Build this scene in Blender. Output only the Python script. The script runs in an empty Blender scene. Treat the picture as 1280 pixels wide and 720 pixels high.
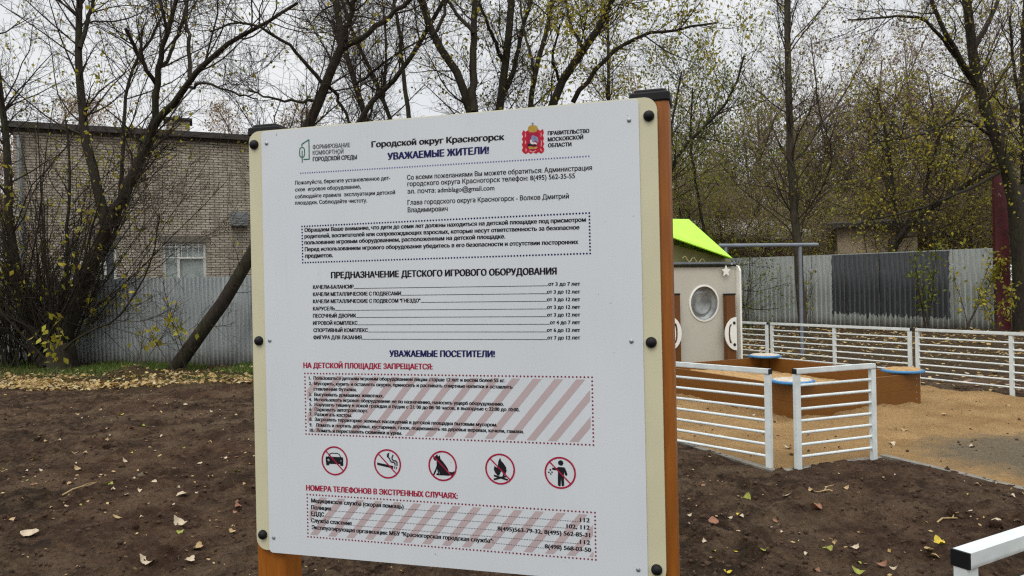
import bpy, bmesh, math, random
import numpy as np
from mathutils import Vector, Matrix
from mathutils.geometry import delaunay_2d_cdt

R = math.radians
scene = bpy.context.scene
COL = scene.collection
rng = np.random.default_rng(7)
random.seed(7)

# ------------------------------------------------------------------ camera
CAM_H = 1.57
FPX = 924.0                      # focal length in pixels of a 1280 wide frame
ROLL = 0.02
cam_data = bpy.data.cameras.new('camera')
cam_data.sensor_width = 36.0
cam_data.lens = FPX / 1280.0 * 36.0
cam_data.clip_start = 0.05
cam_data.clip_end = 2000.0
camera = bpy.data.objects.new('camera', cam_data)
COL.objects.link(camera)
# horizon climbs to the right of the frame: camera right vector dips
c_r = Vector((math.cos(ROLL), 0, -math.sin(ROLL)))
c_u = Vector((math.sin(ROLL), 0, math.cos(ROLL)))
c_f = Vector((0, 1, 0))
camera.matrix_world = Matrix(((c_r.x, c_u.x, -c_f.x, 0), (c_r.y, c_u.y, -c_f.y, 0), (c_r.z, c_u.z, -c_f.z, CAM_H), (0, 0, 0, 1)))
scene.camera = camera

# ------------------------------------------------------------------ sky and sun (bright overcast)
SUN_EL, SUN_AZ = R(52), R(200)       # azimuth clockwise from +Y
SKY_STRENGTH = 0.1
world = bpy.data.worlds.new('World')
scene.world = world
world.use_nodes = True
wn, wl = world.node_tree.nodes, world.node_tree.links
wn.clear()
w_out = wn.new('ShaderNodeOutputWorld')
w_bg = wn.new('ShaderNodeBackground')
w_bg.inputs['Strength'].default_value = SKY_STRENGTH
w_sky = wn.new('ShaderNodeTexSky')
w_sky.sky_type = 'NISHITA'
w_sky.sun_disc = False
w_sky.sun_elevation = SUN_EL
w_sky.sun_rotation = SUN_AZ
w_tc = wn.new('ShaderNodeTexCoord')
w_noise = wn.new('ShaderNodeTexNoise')
w_noise.inputs['Scale'].default_value = 3.0
w_noise.inputs['Detail'].default_value = 5
w_ramp = wn.new('ShaderNodeValToRGB')
w_ramp.color_ramp.elements[0].position = 0.3
w_ramp.color_ramp.elements[0].color = (0.86, 0.88, 0.90, 1)
w_ramp.color_ramp.elements[1].position = 0.7
w_ramp.color_ramp.elements[1].color = (1.0, 1.0, 1.0, 1)
w_sep = wn.new('ShaderNodeSeparateXYZ')
w_map = wn.new('ShaderNodeMapRange')      # overcast sky: brighter towards the zenith
w_map.inputs['From Min'].default_value = 0.32
w_map.inputs['From Max'].default_value = 1.0
w_map.inputs['To Min'].default_value = 9.5
w_map.inputs['To Max'].default_value = 27.0
w_mul = wn.new('ShaderNodeVectorMath'); w_mul.operation = 'SCALE'
w_mix = wn.new('ShaderNodeMix'); w_mix.data_type = 'RGBA'
w_mix.inputs[0].default_value = 0.9
wl.new(w_tc.outputs['Generated'], w_noise.inputs['Vector'])
wl.new(w_noise.outputs['Fac'], w_ramp.inputs['Fac'])
wl.new(w_tc.outputs['Generated'], w_sep.inputs[0])
wl.new(w_sep.outputs['Z'], w_map.inputs['Value'])
wl.new(w_ramp.outputs['Color'], w_mul.inputs[0])
wl.new(w_map.outputs['Result'], w_mul.inputs['Scale'])
wl.new(w_sky.outputs['Color'], w_mix.inputs[6])
wl.new(w_mul.outputs['Vector'], w_mix.inputs[7])
wl.new(w_mix.outputs[2], w_bg.inputs['Color'])
wl.new(w_bg.outputs['Background'], w_out.inputs['Surface'])

sun_data = bpy.data.lights.new('sun', 'SUN')
sun_data.energy = 1.0
sun_data.angle = R(25)
sun_data.color = (1.0, 0.96, 0.9)
sun = bpy.data.objects.new('sun', sun_data)
COL.objects.link(sun)
_sd = Vector((math.sin(SUN_AZ) * math.cos(SUN_EL), math.cos(SUN_AZ) * math.cos(SUN_EL), math.sin(SUN_EL)))
sun.rotation_euler = _sd.to_track_quat('Z', 'Y').to_euler()
sun.location = (0, 0, 30)

scene.view_settings.view_transform = 'Standard'
scene.view_settings.look = 'None'
scene.view_settings.gamma = 1.0
scene.view_settings.use_curve_mapping = False
scene.view_settings.exposure = 0.0
scene.cycles.use_denoising = False       # keep the fine print and the twigs crisp
scene.cycles.use_adaptive_sampling = False
scene.cycles.filter_width = 1.25
scene.cycles.max_bounces = 6
scene.cycles.transparent_max_bounces = 8

# ------------------------------------------------------------------ helpers
def ray(px, py):
    return c_r * ((px - 640) / FPX) + c_u * ((360 - py) / FPX) + c_f

def at(px, py, d):
    """world point on the line of sight through a photo pixel at depth d"""
    return Vector((0, 0, CAM_H)) + ray(px, py) * d

def on_ground(px, py, z=0.0):
    r = ray(px, py)
    return Vector((0, 0, CAM_H)) + r * ((z - CAM_H) / r.z)

def tag(o, label=None, cat=None, group=None, kind=None):
    if label: o['label'] = label
    if cat: o['category'] = cat
    if group: o['group'] = group
    if kind: o['kind'] = kind
    return o

def empty(name, loc=(0, 0, 0), rz=0.0):
    o = bpy.data.objects.new(name, None)
    o.empty_display_size = 0.2
    o.location = loc
    o.rotation_euler = (0, 0, rz)
    COL.objects.link(o)
    return o

def link_mesh(name, me, m, parent=None):
    o = bpy.data.objects.new(name, me)
    for mm in (m if isinstance(m, (list, tuple)) else [m]):
        me.materials.append(mm)
    COL.objects.link(o)
    if parent is not None: o.parent = parent
    return o

def np_mesh(name, verts, faces=None, quads=None, smooth=False, tris=None):
    """fast mesh from arrays"""
    me = bpy.data.meshes.new(name)
    verts = np.asarray(verts, dtype=np.float32)
    parts, starts, totals, n = [], [], [], 0
    for arr, k in ((quads, 4), (tris, 3)):
        if arr is not None and len(arr):
            arr = np.asarray(arr, dtype=np.int32)
            parts.append(arr.ravel())
            starts.append(n + np.arange(len(arr), dtype=np.int32) * k)
            totals.append(np.full(len(arr), k, dtype=np.int32))
            n += arr.size
    me.vertices.add(len(verts)); me.vertices.foreach_set('co', verts.ravel())
    loops = np.concatenate(parts)
    me.loops.add(len(loops)); me.loops.foreach_set('vertex_index', loops)
    st = np.concatenate(starts)
    me.polygons.add(len(st)); me.polygons.foreach_set('loop_start', st)
    me.polygons.foreach_set('loop_total', np.concatenate(totals))
    if smooth: me.polygons.foreach_set('use_smooth', np.ones(len(st), dtype=bool))
    me.update(calc_edges=True)
    return me

def bm_obj(name, bm, m, parent=None, smooth=False, bevel=0.0, seg=2):
    if bevel > 0:
        es = [e for e in bm.edges if len(e.link_faces) == 2 and e.calc_face_angle(0) > 0.5]
        bmesh.ops.bevel(bm, geom=es, offset=bevel, segments=seg, affect='EDGES', profile=0.5, clamp_overlap=True)
    bmesh.ops.recalc_face_normals(bm, faces=bm.faces)
    me = bpy.data.meshes.new(name); bm.to_mesh(me); bm.free()
    if smooth:
        me.polygons.foreach_set('use_smooth', np.ones(len(me.polygons), dtype=bool))
        try: me.set_sharp_from_angle(angle=R(40))
        except Exception: pass
    return link_mesh(name, me, m, parent)

def add_box(bm, x0, x1, y0, y1, z0, z1, M=None):
    vs = [bm.verts.new((x, y, z)) for z in (z0, z1) for y in (y0, y1) for x in (x0, x1)]
    for f in ((0, 2, 3, 1), (4, 5, 7, 6), (0, 1, 5, 4), (2, 6, 7, 3), (0, 4, 6, 2), (1, 3, 7, 5)):
        bm.faces.new([vs[i] for i in f])
    if M is not None: bmesh.ops.transform(bm, matrix=M, verts=vs)
    return vs

def add_tube(bm, pts, r, n=10, cap=True):
    pts = [Vector(p) for p in pts]
    rs = r if isinstance(r, (list, tuple)) else [r] * len(pts)
    rings = []
    for i, p in enumerate(pts):
        t = (pts[min(i + 1, len(pts) - 1)] - pts[max(i - 1, 0)]).normalized()
        ref = Vector((0, 0, 1)) if abs(t.z) < 0.9 else Vector((1, 0, 0))
        a = t.cross(ref).normalized(); b = t.cross(a)
        rings.append([bm.verts.new(p + (a * math.cos(2 * math.pi * k / n) + b * math.sin(2 * math.pi * k / n)) * rs[i]) for k in range(n)])
    for q in range(len(rings) - 1):
        for k in range(n):
            bm.faces.new((rings[q][k], rings[q][(k + 1) % n], rings[q + 1][(k + 1) % n], rings[q + 1][k]))
    if cap:
        bm.faces.new(rings[0][::-1]); bm.faces.new(rings[-1])

def add_prism(bm, poly, d0, d1, M=None):
    """outline poly (x,z) extruded along y from d0 to d1"""
    a = [bm.verts.new((p[0], d0, p[1])) for p in poly]
    b = [bm.verts.new((p[0], d1, p[1])) for p in poly]
    bm.faces.new(a); bm.faces.new(b[::-1])
    n = len(poly)
    for i in range(n):
        bm.faces.new((a[i], b[i], b[(i + 1) % n], a[(i + 1) % n]))
    if M is not None: bmesh.ops.transform(bm, matrix=M, verts=a + b)

def add_lathe(bm, prof, n=24, M=None):
    rings = []
    allv = []
    for r, z in prof:
        if r < 1e-5:
            v = bm.verts.new((0, 0, z)); rings.append([v]); allv.append(v)
        else:
            ring = [bm.verts.new((r * math.cos(2 * math.pi * k / n), r * math.sin(2 * math.pi * k / n), z)) for k in range(n)]
            rings.append(ring); allv += ring
    for q in range(len(rings) - 1):
        A, B = rings[q], rings[q + 1]
        for k in range(n):
            if len(A) == 1 and len(B) == 1: continue
            if len(A) == 1: bm.faces.new((A[0], B[k], B[(k + 1) % n]))
            elif len(B) == 1: bm.faces.new((A[k], A[(k + 1) % n], B[0]))
            else: bm.faces.new((A[k], A[(k + 1) % n], B[(k + 1) % n], B[k]))
    if M is not None: bmesh.ops.transform(bm, matrix=M, verts=allv)

def round_rect(x0, x1, z0, z1, r, n=6):
    out = []
    for cx, cz, a0 in ((x1 - r, z1 - r, 0), (x0 + r, z1 - r, 90), (x0 + r, z0 + r, 180), (x1 - r, z0 + r, 270)):
        for k in range(n + 1):
            a = R(a0 + 90 * k / n)
            out.append((cx + r * math.cos(a), cz + r * math.sin(a)))
    return out

def copy_tree(o, parent=None):
    c = o.copy(); COL.objects.link(c)
    if parent is not None: c.parent = parent
    for ch in list(o.children):
        copy_tree(ch, c)
    return c

# value noise ------------------------------------------------------
_NT = np.random.default_rng(3).random((256, 256))
def vnoise(x, y):
    x = np.asarray(x, float); y = np.asarray(y, float)
    xi = np.floor(x).astype(int); yi = np.floor(y).astype(int)
    fx = x - xi; fy = y - yi
    fx = fx * fx * (3 - 2 * fx); fy = fy * fy * (3 - 2 * fy)
    a = _NT[xi % 256, yi % 256]; b = _NT[(xi + 1) % 256, yi % 256]
    c = _NT[xi % 256, (yi + 1) % 256]; d = _NT[(xi + 1) % 256, (yi + 1) % 256]
    return (a * (1 - fx) + b * fx) * (1 - fy) + (c * (1 - fx) + d * fx) * fy
def fbm(x, y, octs=5, gain=0.5):
    s = 0; amp = 1; tot = 0
    for k in range(octs):
        s = s + amp * vnoise(x * 2 ** k + 17.3 * k, y * 2 ** k + 5.1 * k); tot += amp; amp *= gain
    return s / tot
def sstep(a, b, x):
    t = np.clip((x - a) / (b - a), 0, 1); return t * t * (3 - 2 * t)

# ------------------------------------------------------------------ materials
class NT:
    def __init__(s, name):
        s.m = bpy.data.materials.new(name); s.m.use_nodes = True
        s.n = s.m.node_tree.nodes; s.l = s.m.node_tree.links
        s.p = s.n['Principled BSDF']; s.out = s.n['Material Output']
    def new(s, t, **kw):
        q = s.n.new(t)
        for k, v in kw.items(): setattr(q, k, v)
        return q
    def coord(s, kind='Object', scale=None):
        tc = s.new('ShaderNodeTexCoord'); o = tc.outputs[kind]
        if scale is not None:
            mp = s.new('ShaderNodeMapping'); mp.inputs['Scale'].default_value = scale
            s.l.new(o, mp.inputs['Vector']); o = mp.outputs['Vector']
        return o
    def noise(s, vec, scale, detail=4, rough=0.55):
        q = s.new('ShaderNodeTexNoise'); q.inputs['Scale'].default_value = scale
        q.inputs['Detail'].default_value = detail; q.inputs['Roughness'].default_value = rough
        s.l.new(vec, q.inputs['Vector']); return q.outputs['Fac']
    def ramp(s, fac, stops):
        q = s.new('ShaderNodeValToRGB'); e = q.color_ramp.elements
        while len(e) < len(stops): e.new(0.5)
        for i, (p, c) in enumerate(stops):
            e[i].position = p; e[i].color = (*c, 1) if len(c) == 3 else c
        s.l.new(fac, q.inputs['Fac']); return q.outputs['Color']
    def mix(s, fac, a, b, blend='MIX'):
        q = s.new('ShaderNodeMix', data_type='RGBA', blend_type=blend)
        for i, v in ((0, fac), (6, a), (7, b)):
            if isinstance(v, (int, float)): q.inputs[i].default_value = v
            elif isinstance(v, (tuple, list)): q.inputs[i].default_value = (*v, 1) if len(v) == 3 else v
            else: s.l.new(v, q.inputs[i])
        return q.outputs[2]
    def math(s, op, a, b=None, clamp=False):
        q = s.new('ShaderNodeMath', operation=op, use_clamp=clamp)
        for i, v in ((0, a), (1, b)):
            if v is None: continue
            if isinstance(v, (int, float)): q.inputs[i].default_value = v
            else: s.l.new(v, q.inputs[i])
        return q.outputs[0]
    def rng(s, v, a, b, c=0.0, d=1.0):
        q = s.new('ShaderNodeMapRange')
        s.l.new(v, q.inputs['Value'])
        for k, x in zip(('From Min', 'From Max', 'To Min', 'To Max'), (a, b, c, d)): q.inputs[k].default_value = x
        return q.outputs['Result']
    def xyz(s, vec):
        q = s.new('ShaderNodeSeparateXYZ'); s.l.new(vec, q.inputs[0]); return q.outputs
    def base(s, c):
        if isinstance(c, (tuple, list)): s.p.inputs['Base Color'].default_value = (*c, 1)
        else: s.l.new(c, s.p.inputs['Base Color'])
    def bump(s, h, strength=0.3, dist=0.01):
        q = s.new('ShaderNodeBump'); q.inputs['Strength'].default_value = strength; q.inputs['Distance'].default_value = dist
        s.l.new(h, q.inputs['Height']); s.l.new(q.outputs['Normal'], s.p.inputs['Normal'])
    def rough(s, v, spec=None):
        if isinstance(v, (int, float)): s.p.inputs['Roughness'].default_value = v
        else: s.l.new(v, s.p.inputs['Roughness'])
        if spec is not None: s.p.inputs['Specular IOR Level'].default_value = spec

def simple(name, c, rough=0.5, var=0.15, scale=8.0, metal=0.0, bump=0.0, bscale=60.0, spec=0.5, coords='Object'):
    t = NT(name); v = t.coord(coords)
    n = t.noise(v, scale, 5)
    lo = tuple(x * (1 - var) for x in c); hi = tuple(min(1, x * (1 + var)) for x in c)
    t.base(t.ramp(n, [(0.3, lo), (0.7, hi)]))
    t.rough(rough, spec); t.p.inputs['Metallic'].default_value = metal
    if bump > 0: t.bump(t.noise(v, bscale, 4), bump, 0.004)
    return t.m
M = {}
M['cream'] = simple('cream_plastic', (0.55, 0.525, 0.355), 0.45, 0.05, 6)
M['white_sheet'] = simple('white_sheet', (0.64, 0.675, 0.725), 0.32, 0.03, 3)
def sheet_face():
    t = NT('white_sheet'); v = t.coord('Object')
    c = t.ramp(t.noise(v, 2.2, 5), [(0.3, (0.565, 0.60, 0.625)), (0.7, (0.615, 0.645, 0.672))])
    st = t.noise(t.coord('Object', (30, 30, 1.1)), 2.0, 5, 0.6)                       # rain streaks
    c = t.mix(t.rng(st, 0.55, 0.8, 0, 0.22), c, (0.50, 0.51, 0.50))
    sp = t.noise(v, 90, 2)                                                              # specks of dirt
    c = t.mix(t.rng(sp, 0.755, 0.78, 0, 0.7), c, (0.22, 0.19, 0.15))
    sc = t.noise(t.coord('Object', (1.2, 1.2, 60)), 3.0, 3)
    t.base(c); t.rough(t.rng(t.noise(v, 6, 4), 0.3, 0.7, 0.25, 0.42))
    return t.m
M['white_sheet'] = sheet_face()
M['ink_black'] = simple('ink_black', (0.012, 0.012, 0.016), 0.5, 0.1, spec=0.15)
M['ink_grey'] = simple('ink_grey', (0.07, 0.07, 0.08), 0.5, 0.1, spec=0.15)
M['ink_navy'] = simple('ink_navy', (0.012, 0.014, 0.09), 0.5, 0.1, spec=0.15)
M['ink_violet'] = simple('ink_violet', (0.12, 0.13, 0.32), 0.5, 0.1, spec=0.15)
M['ink_crimson'] = simple('ink_crimson', (0.33, 0.012, 0.045), 0.5, 0.1, spec=0.15)
M['ink_maroon'] = simple('ink_maroon', (0.20, 0.02, 0.045), 0.5, 0.1, spec=0.15)
M['ink_green'] = simple('ink_green', (0.02, 0.13, 0.08), 0.5, 0.1, spec=0.15)
M['ink_pink'] = simple('ink_stripe_pink', (0.45, 0.36, 0.365), 0.4, 0.05, spec=0.15)
M['ink_gold'] = simple('ink_gold', (0.42, 0.27, 0.05), 0.5, 0.3, 300, spec=0.15)
M['ink_red'] = simple('ink_red', (0.45, 0.015, 0.03), 0.5, 0.2, 200, spec=0.15)
M['ink_rose'] = simple('ink_rose', (0.65, 0.30, 0.33), 0.5, 0.2, 200, spec=0.15)
M['ink_steel'] = simple('ink_steel', (0.20, 0.22, 0.34), 0.5, 0.5, 400, spec=0.15)
M['black_plastic'] = simple('black_plastic', (0.006, 0.006, 0.007), 0.6, 0.2, 20, spec=0.25)
M['steel'] = simple('galvanised_steel', (0.30, 0.32, 0.34), 0.4, 0.15, 20, metal=0.6)
M['grey_paint'] = simple('grey_paint', (0.16, 0.18, 0.21), 0.5, 0.15, 6)
M['lime'] = simple('lime_plastic', (0.38, 0.72, 0.02), 0.4, 0.08, 5)
M['playhouse_wall'] = simple('cream_wall_plastic', (0.47, 0.455, 0.385), 0.5, 0.06, 2)
M['white_plastic'] = simple('white_plastic', (0.78, 0.78, 0.72), 0.4, 0.05, 4)
M['blue'] = simple('blue_plastic', (0.035, 0.18, 0.40), 0.4, 0.15, 8)
M['yellow_rope'] = simple('yellow_wire', (0.5, 0.45, 0.2), 0.5, 0.1, 8)
M['dome'] = simple('clear_dome', (0.24, 0.255, 0.25), 0.2, 0.55, 5, spec=0.5)
M['dark_interior'] = simple('olive_panel', (0.20, 0.20, 0.075), 0.6, 0.15, 3)

def white_metal():
    t = NT('white_powder_coat'); v = t.coord('Object')
    n = t.noise(v, 9, 6)
    c = t.ramp(n, [(0.25, (0.52, 0.565, 0.555)), (0.6, (0.66, 0.71, 0.70))])
    w = t.coord('Generated'); z = t.xyz(w)[2]
    d = t.math('MULTIPLY', t.rng(z, 0.28, 0.0), t.noise(v, 25, 5), True)      # soil splashed on the feet
    c = t.mix(d, c, (0.12, 0.085, 0.06))
    t.base(c); t.rough(0.35); t.bump(t.noise(v, 220, 2), 0.05, 0.001)
    return t.m
M['white_metal'] = white_metal()

def wood(name, c0, c1, scale=(1, 1, 1), rough=0.45):
    t = NT(name); v = t.coord('Object', scale)
    n = t.noise(v, 14, 8, 0.65); w = t.noise(v, 3, 3)
    c = t.mix(t.math('MULTIPLY', w, 0.6), t.ramp(n, [(0.3, c0), (0.7, c1)]), tuple(x * 0.55 for x in c0))
    sp = t.new('ShaderNodeTexVoronoi'); sp.inputs['Scale'].default_value = 5; t.l.new(v, sp.inputs['Vector'])
    k = t.rng(sp.outputs['Distance'], 0.03, 0.07, 0.25, 1.0)
    c = t.mix(1.0, c, t.mix(k, (0.2, 0.15, 0.1), (1, 1, 1)), 'MULTIPLY')
    t.base(c); t.rough(rough, 0.4); t.bump(n, 0.15, 0.002)
    return t.m
M['post_wood'] = wood('stained_post_wood', (0.25, 0.072, 0.006), (0.39, 0.130, 0.011), (6, 6, 0.5))
M['dark_wood'] = wood('dark_stained_wood', (0.11, 0.036, 0.006), (0.19, 0.070, 0.010), (6, 6, 0.5))
M['box_wood'] = wood('stained_board_wood', (0.145, 0.052, 0.006), (0.235, 0.095, 0.012), (0.7, 3, 8))

def leaf_mat(name, cols, trans=0.35):
    t = NT(name)
    g = t.new('ShaderNodeNewGeometry')
    c = t.ramp(g.outputs['Random Per Island'], [(i / max(1, len(cols) - 1), q) for i, q in enumerate(cols)])
    t.base(c); t.rough(0.55, 0.3)
    tr = t.new('ShaderNodeBsdfTranslucent'); t.l.new(c, tr.inputs['Color'])
    ms = t.new('ShaderNodeMixShader'); ms.inputs[0].default_value = trans
    t.l.new(t.p.outputs[0], ms.inputs[1]); t.l.new(tr.outputs[0], ms.inputs[2]); t.l.new(ms.outputs[0], t.out.inputs['Surface'])
    return t.m
M['leaf_yellow'] = leaf_mat('yellow_green_leaves', [(0.22, 0.22, 0.025), (0.40, 0.36, 0.03), (0.15, 0.17, 0.02), (0.46, 0.37, 0.03), (0.20, 0.14, 0.03)])
M['leaf_olive'] = leaf_mat('olive_leaves', [(0.085, 0.10, 0.016), (0.17, 0.17, 0.025), (0.055, 0.075, 0.014), (0.21, 0.17, 0.035), (0.13, 0.075, 0.025)])
M['leaf_dull'] = leaf_mat('dull_olive_leaves', [(0.20, 0.195, 0.03), (0.32, 0.30, 0.04), (0.15, 0.15, 0.028), (0.24, 0.20, 0.045), (0.38, 0.34, 0.045)])
M['leaf_green'] = leaf_mat('green_leaves', [(0.12, 0.16, 0.02), (0.20, 0.24, 0.025), (0.08, 0.12, 0.018), (0.24, 0.24, 0.025), (0.15, 0.16, 0.025)])
M['leaf_brown'] = leaf_mat('brown_seed_clusters', [(0.14, 0.085, 0.055), (0.19, 0.115, 0.07), (0.10, 0.065, 0.045), (0.22, 0.15, 0.08)])
M['litter'] = leaf_mat('dry_leaf_litter', [(0.36, 0.24, 0.09), (0.50, 0.38, 0.17), (0.22, 0.125, 0.05), (0.44, 0.29, 0.08), (0.56, 0.46, 0.26), (0.17, 0.10, 0.055)], 0.15)
M['grass'] = leaf_mat('grass_blades', [(0.08, 0.15, 0.025), (0.13, 0.20, 0.035), (0.055, 0.10, 0.018), (0.19, 0.19, 0.05)], 0.3)

def bark(name, c0, c1):
    t = NT(name); v = t.coord('Object', (1, 1, 0.25))
    n = t.noise(v, 22, 8, 0.7); w = t.noise(t.coord('Object'), 1.2, 3)
    c = t.ramp(n, [(0.3, c0), (0.72, c1)])
    c = t.mix(t.rng(w, 0.45, 0.75), c, t.ramp(n, [(0.3, (0.016, 0.017, 0.007)), (0.7, (0.055, 0.056, 0.024))]))
    t.base(c); t.rough(0.9, 0.2); t.bump(n, 0.8, 0.03)
    return t.m
M['bark_dark'] = bark('dark_bark', (0.012, 0.009, 0.007), (0.050, 0.040, 0.030))
M['bark_grey'] = bark('grey_brown_bark', (0.028, 0.022, 0.016), (0.10, 0.082, 0.06))
M['bark_pale'] = bark('pale_brown_bark', (0.05, 0.04, 0.03), (0.16, 0.13, 0.10))
M['twig'] = simple('twig_bark', (0.040, 0.030, 0.022), 0.9, 0.35, 3, spec=0.2)
M['twig_brown'] = simple('brown_twig_bark', (0.22, 0.165, 0.12), 0.9, 0.35, 3, spec=0.2)

def corrugated(name, c, rust=0.2, patch=None):
    t = NT(name); v = t.coord('Object'); X = t.xyz(v)
    st = t.noise(t.coord('Object', (9, 9, 0.35)), 4, 6)
    col = t.ramp(st, [(0.3, tuple(x * 0.78 for x in c)), (0.7, tuple(x * 1.12 for x in c))])
    big = t.noise(v, 0.9, 4)
    col = t.mix(t.rng(big, 0.45, 0.75, 0, 0.5), col, tuple(x * 0.72 for x in c))
    fo = t.math('MULTIPLY', t.rng(X[2], 0.45, 0.0), t.noise(v, 7, 6), True)
    col = t.mix(t.math('MULTIPLY', fo, 1.3, True), col, (0.10, 0.085, 0.06))
    sp = t.noise(v, 34, 3)
    col = t.mix(t.rng(sp, 0.70, 0.76, 0, rust), col, (0.09, 0.05, 0.03))
    if patch:
        x0, x1, z0, z1, pc = patch
        nx = t.noise(t.coord('Object', (1, 1, 1.6)), 3.2, 5)
        drip = t.noise(t.coord('Object', (13, 13, 0.06)), 1.0, 2)
        zl = t.math('ADD', z0 - 0.24, t.math('ADD', t.math('MULTIPLY', drip, 0.62), t.math('MULTIPLY', t.math('SUBTRACT', X[0], x0), -0.045)))
        a = t.math('GREATER_THAN', X[0], t.math('ADD', x0 - 0.08, t.math('MULTIPLY', nx, 0.16)))
        b = t.math('LESS_THAN', X[0], t.math('ADD', x1 - 0.12, t.math('MULTIPLY', nx, 0.24)))
        d = t.math('GREATER_THAN', X[2], zl)
        e = t.math('LESS_THAN', X[2], z1)
        msk = t.math('MULTIPLY', t.math('MULTIPLY', a, b), t.math('MULTIPLY', d, e))
        msk = t.math('MULTIPLY', msk, t.rng(t.noise(t.coord('Object', (14, 14, 1.2)), 2.5, 4), 0.28, 0.42, 0.82, 1.0))
        col = t.mix(msk, col, t.ramp(st, [(0.3, tuple(x * 0.85 for x in pc)), (0.7, tuple(x * 1.15 for x in pc))]))
    t.base(col); t.rough(0.55, 0.35)
    return t.m
M['fence_left'] = corrugated('grey_corrugated_steel', (0.25, 0.272, 0.27))
M['roof_sheet'] = simple('pale_roof_sheet', (0.55, 0.55, 0.52), 0.5, 0.2, 2)
M['dark_red'] = simple('dark_red_paint', (0.085, 0.010, 0.014), 0.45, 0.25, 4)
M['dark_brown'] = simple('dark_brown_metal', (0.030, 0.024, 0.018), 0.7, 0.35, 3)
M['beige_wall'] = simple('beige_render', (0.38, 0.30, 0.20), 0.85, 0.2, 2, bump=0.2)
M['concrete'] = simple('kerb_concrete', (0.17, 0.155, 0.125), 0.9, 0.25, 12, bump=0.4, bscale=90)
M['parapet'] = simple('roof_edge_felt', (0.05, 0.045, 0.04), 0.9, 0.3, 4)
M['glass'] = simple('window_glass', (0.07, 0.09, 0.10), 0.08, 0.3, 1.2, spec=0.9)
M['curtain'] = simple('curtain_behind_glass', (0.34, 0.39, 0.37), 0.25, 0.25, 2.5, spec=0.8)
M['frame_white'] = simple('white_window_frame', (0.74, 0.74, 0.70), 0.5, 0.1, 6)

def brick():
    t = NT('white_silicate_brick'); v = t.coord('Object')
    X = t.xyz(v); cb = t.new('ShaderNodeCombineXYZ')
    t.l.new(t.math('ADD', X[0], X[1]), cb.inputs[0]); t.l.new(X[2], cb.inputs[1])
    b = t.new('ShaderNodeTexBrick'); t.l.new(cb.outputs[0], b.inputs['Vector'])
    b.inputs['Scale'].default_value = 1.0; b.inputs['Brick Width'].default_value = 0.26; b.inputs['Row Height'].default_value = 0.077
    b.inputs['Mortar Size'].default_value = 0.012; b.inputs['Mortar Smooth'].default_value = 0.2; b.inputs['Bias'].default_value = -0.1
    b.inputs['Color1'].default_value = (0.63, 0.57, 0.465, 1); b.inputs['Color2'].default_value = (0.43, 0.37, 0.29, 1)
    b.inputs['Mortar'].default_value = (0.045, 0.036, 0.028, 1)
    n = t.noise(v, 0.6, 5); c = t.mix(t.rng(n, 0.35, 0.7, 0, 0.35), b.outputs['Color'], (0.16, 0.13, 0.10))
    streak = t.noise(t.coord('Object', (3, 3, 0.3)), 1.5, 5)
    c = t.mix(t.rng(streak, 0.46, 0.72, 0, 0.6), c, (0.13, 0.11, 0.085))
    c = t.mix(t.rng(t.noise(v, 9, 4), 0.35, 0.7, 0, 0.2), c, (0.42, 0.37, 0.30))
    t.base(c); t.rough(0.9, 0.2); t.bump(b.outputs['Fac'], -0.6, 0.012)
    return t.m
M['brick'] = brick()

def soil():
    t = NT('dark_soil'); v = t.coord('Object'); X = t.xyz(v)
    a = t.noise(v, 1.5, 6, 0.6); b = t.noise(v, 7, 10, 0.78); f = t.noise(v, 42, 8, 0.75)
    c = t.ramp(b, [(0.36, (0.010, 0.006, 0.0035)), (0.5, (0.062, 0.036, 0.020)), (0.64, (0.165, 0.108, 0.064))])
    c = t.mix(t.rng(a, 0.48, 0.62, 0, 0.85), c, t.ramp(f, [(0.3, (0.075, 0.048, 0.027)), (0.7, (0.23, 0.16, 0.098))]))
    c = t.mix(t.rng(a, 0.46, 0.34, 0, 0.55), c, t.ramp(f, [(0.35, (0.010, 0.007, 0.004)), (0.7, (0.06, 0.042, 0.024))]))
    c = t.mix(t.rng(t.noise(v, 0.5, 3), 0.45, 0.62, 0, 0.35), c, (0.10, 0.048, 0.028))
    c = t.mix(t.rng(f, 0.58, 0.72, 0, 0.6), c, (0.19, 0.14, 0.09))
    c = t.mix(t.rng(f, 0.44, 0.34, 0, 0.7), c, (0.012, 0.007, 0.004))
    # trampled strip with litter and grass by the far fence on the left, brown leaf floor on the right
    far = t.math('ADD', t.math('ADD', X[1], t.math('MULTIPLY', X[0], 0.03)), t.math('MULTIPLY', t.noise(v, 0.9, 4), 1.6))
    m = t.rng(far, 12.6, 13.6)
    c2 = t.ramp(t.noise(v, 14, 6, 0.7), [(0.3, (0.025, 0.017, 0.009)), (0.55, (0.075, 0.05, 0.024)), (0.75, (0.17, 0.115, 0.055))])
    c = t.mix(m, c, c2)
    t.base(c); t.rough(0.95, 0.15)
    h = t.math('ADD', t.math('MULTIPLY', b, 0.8), t.math('MULTIPLY', f, 0.45))
    t.bump(h, 1.0, 0.11)
    return t.m
M['soil'] = soil()
M['clod'] = simple('soil_lumps', (0.055, 0.034, 0.022), 0.95, 0.4, 12, bump=0.6, bscale=80, spec=0.15)

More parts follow.
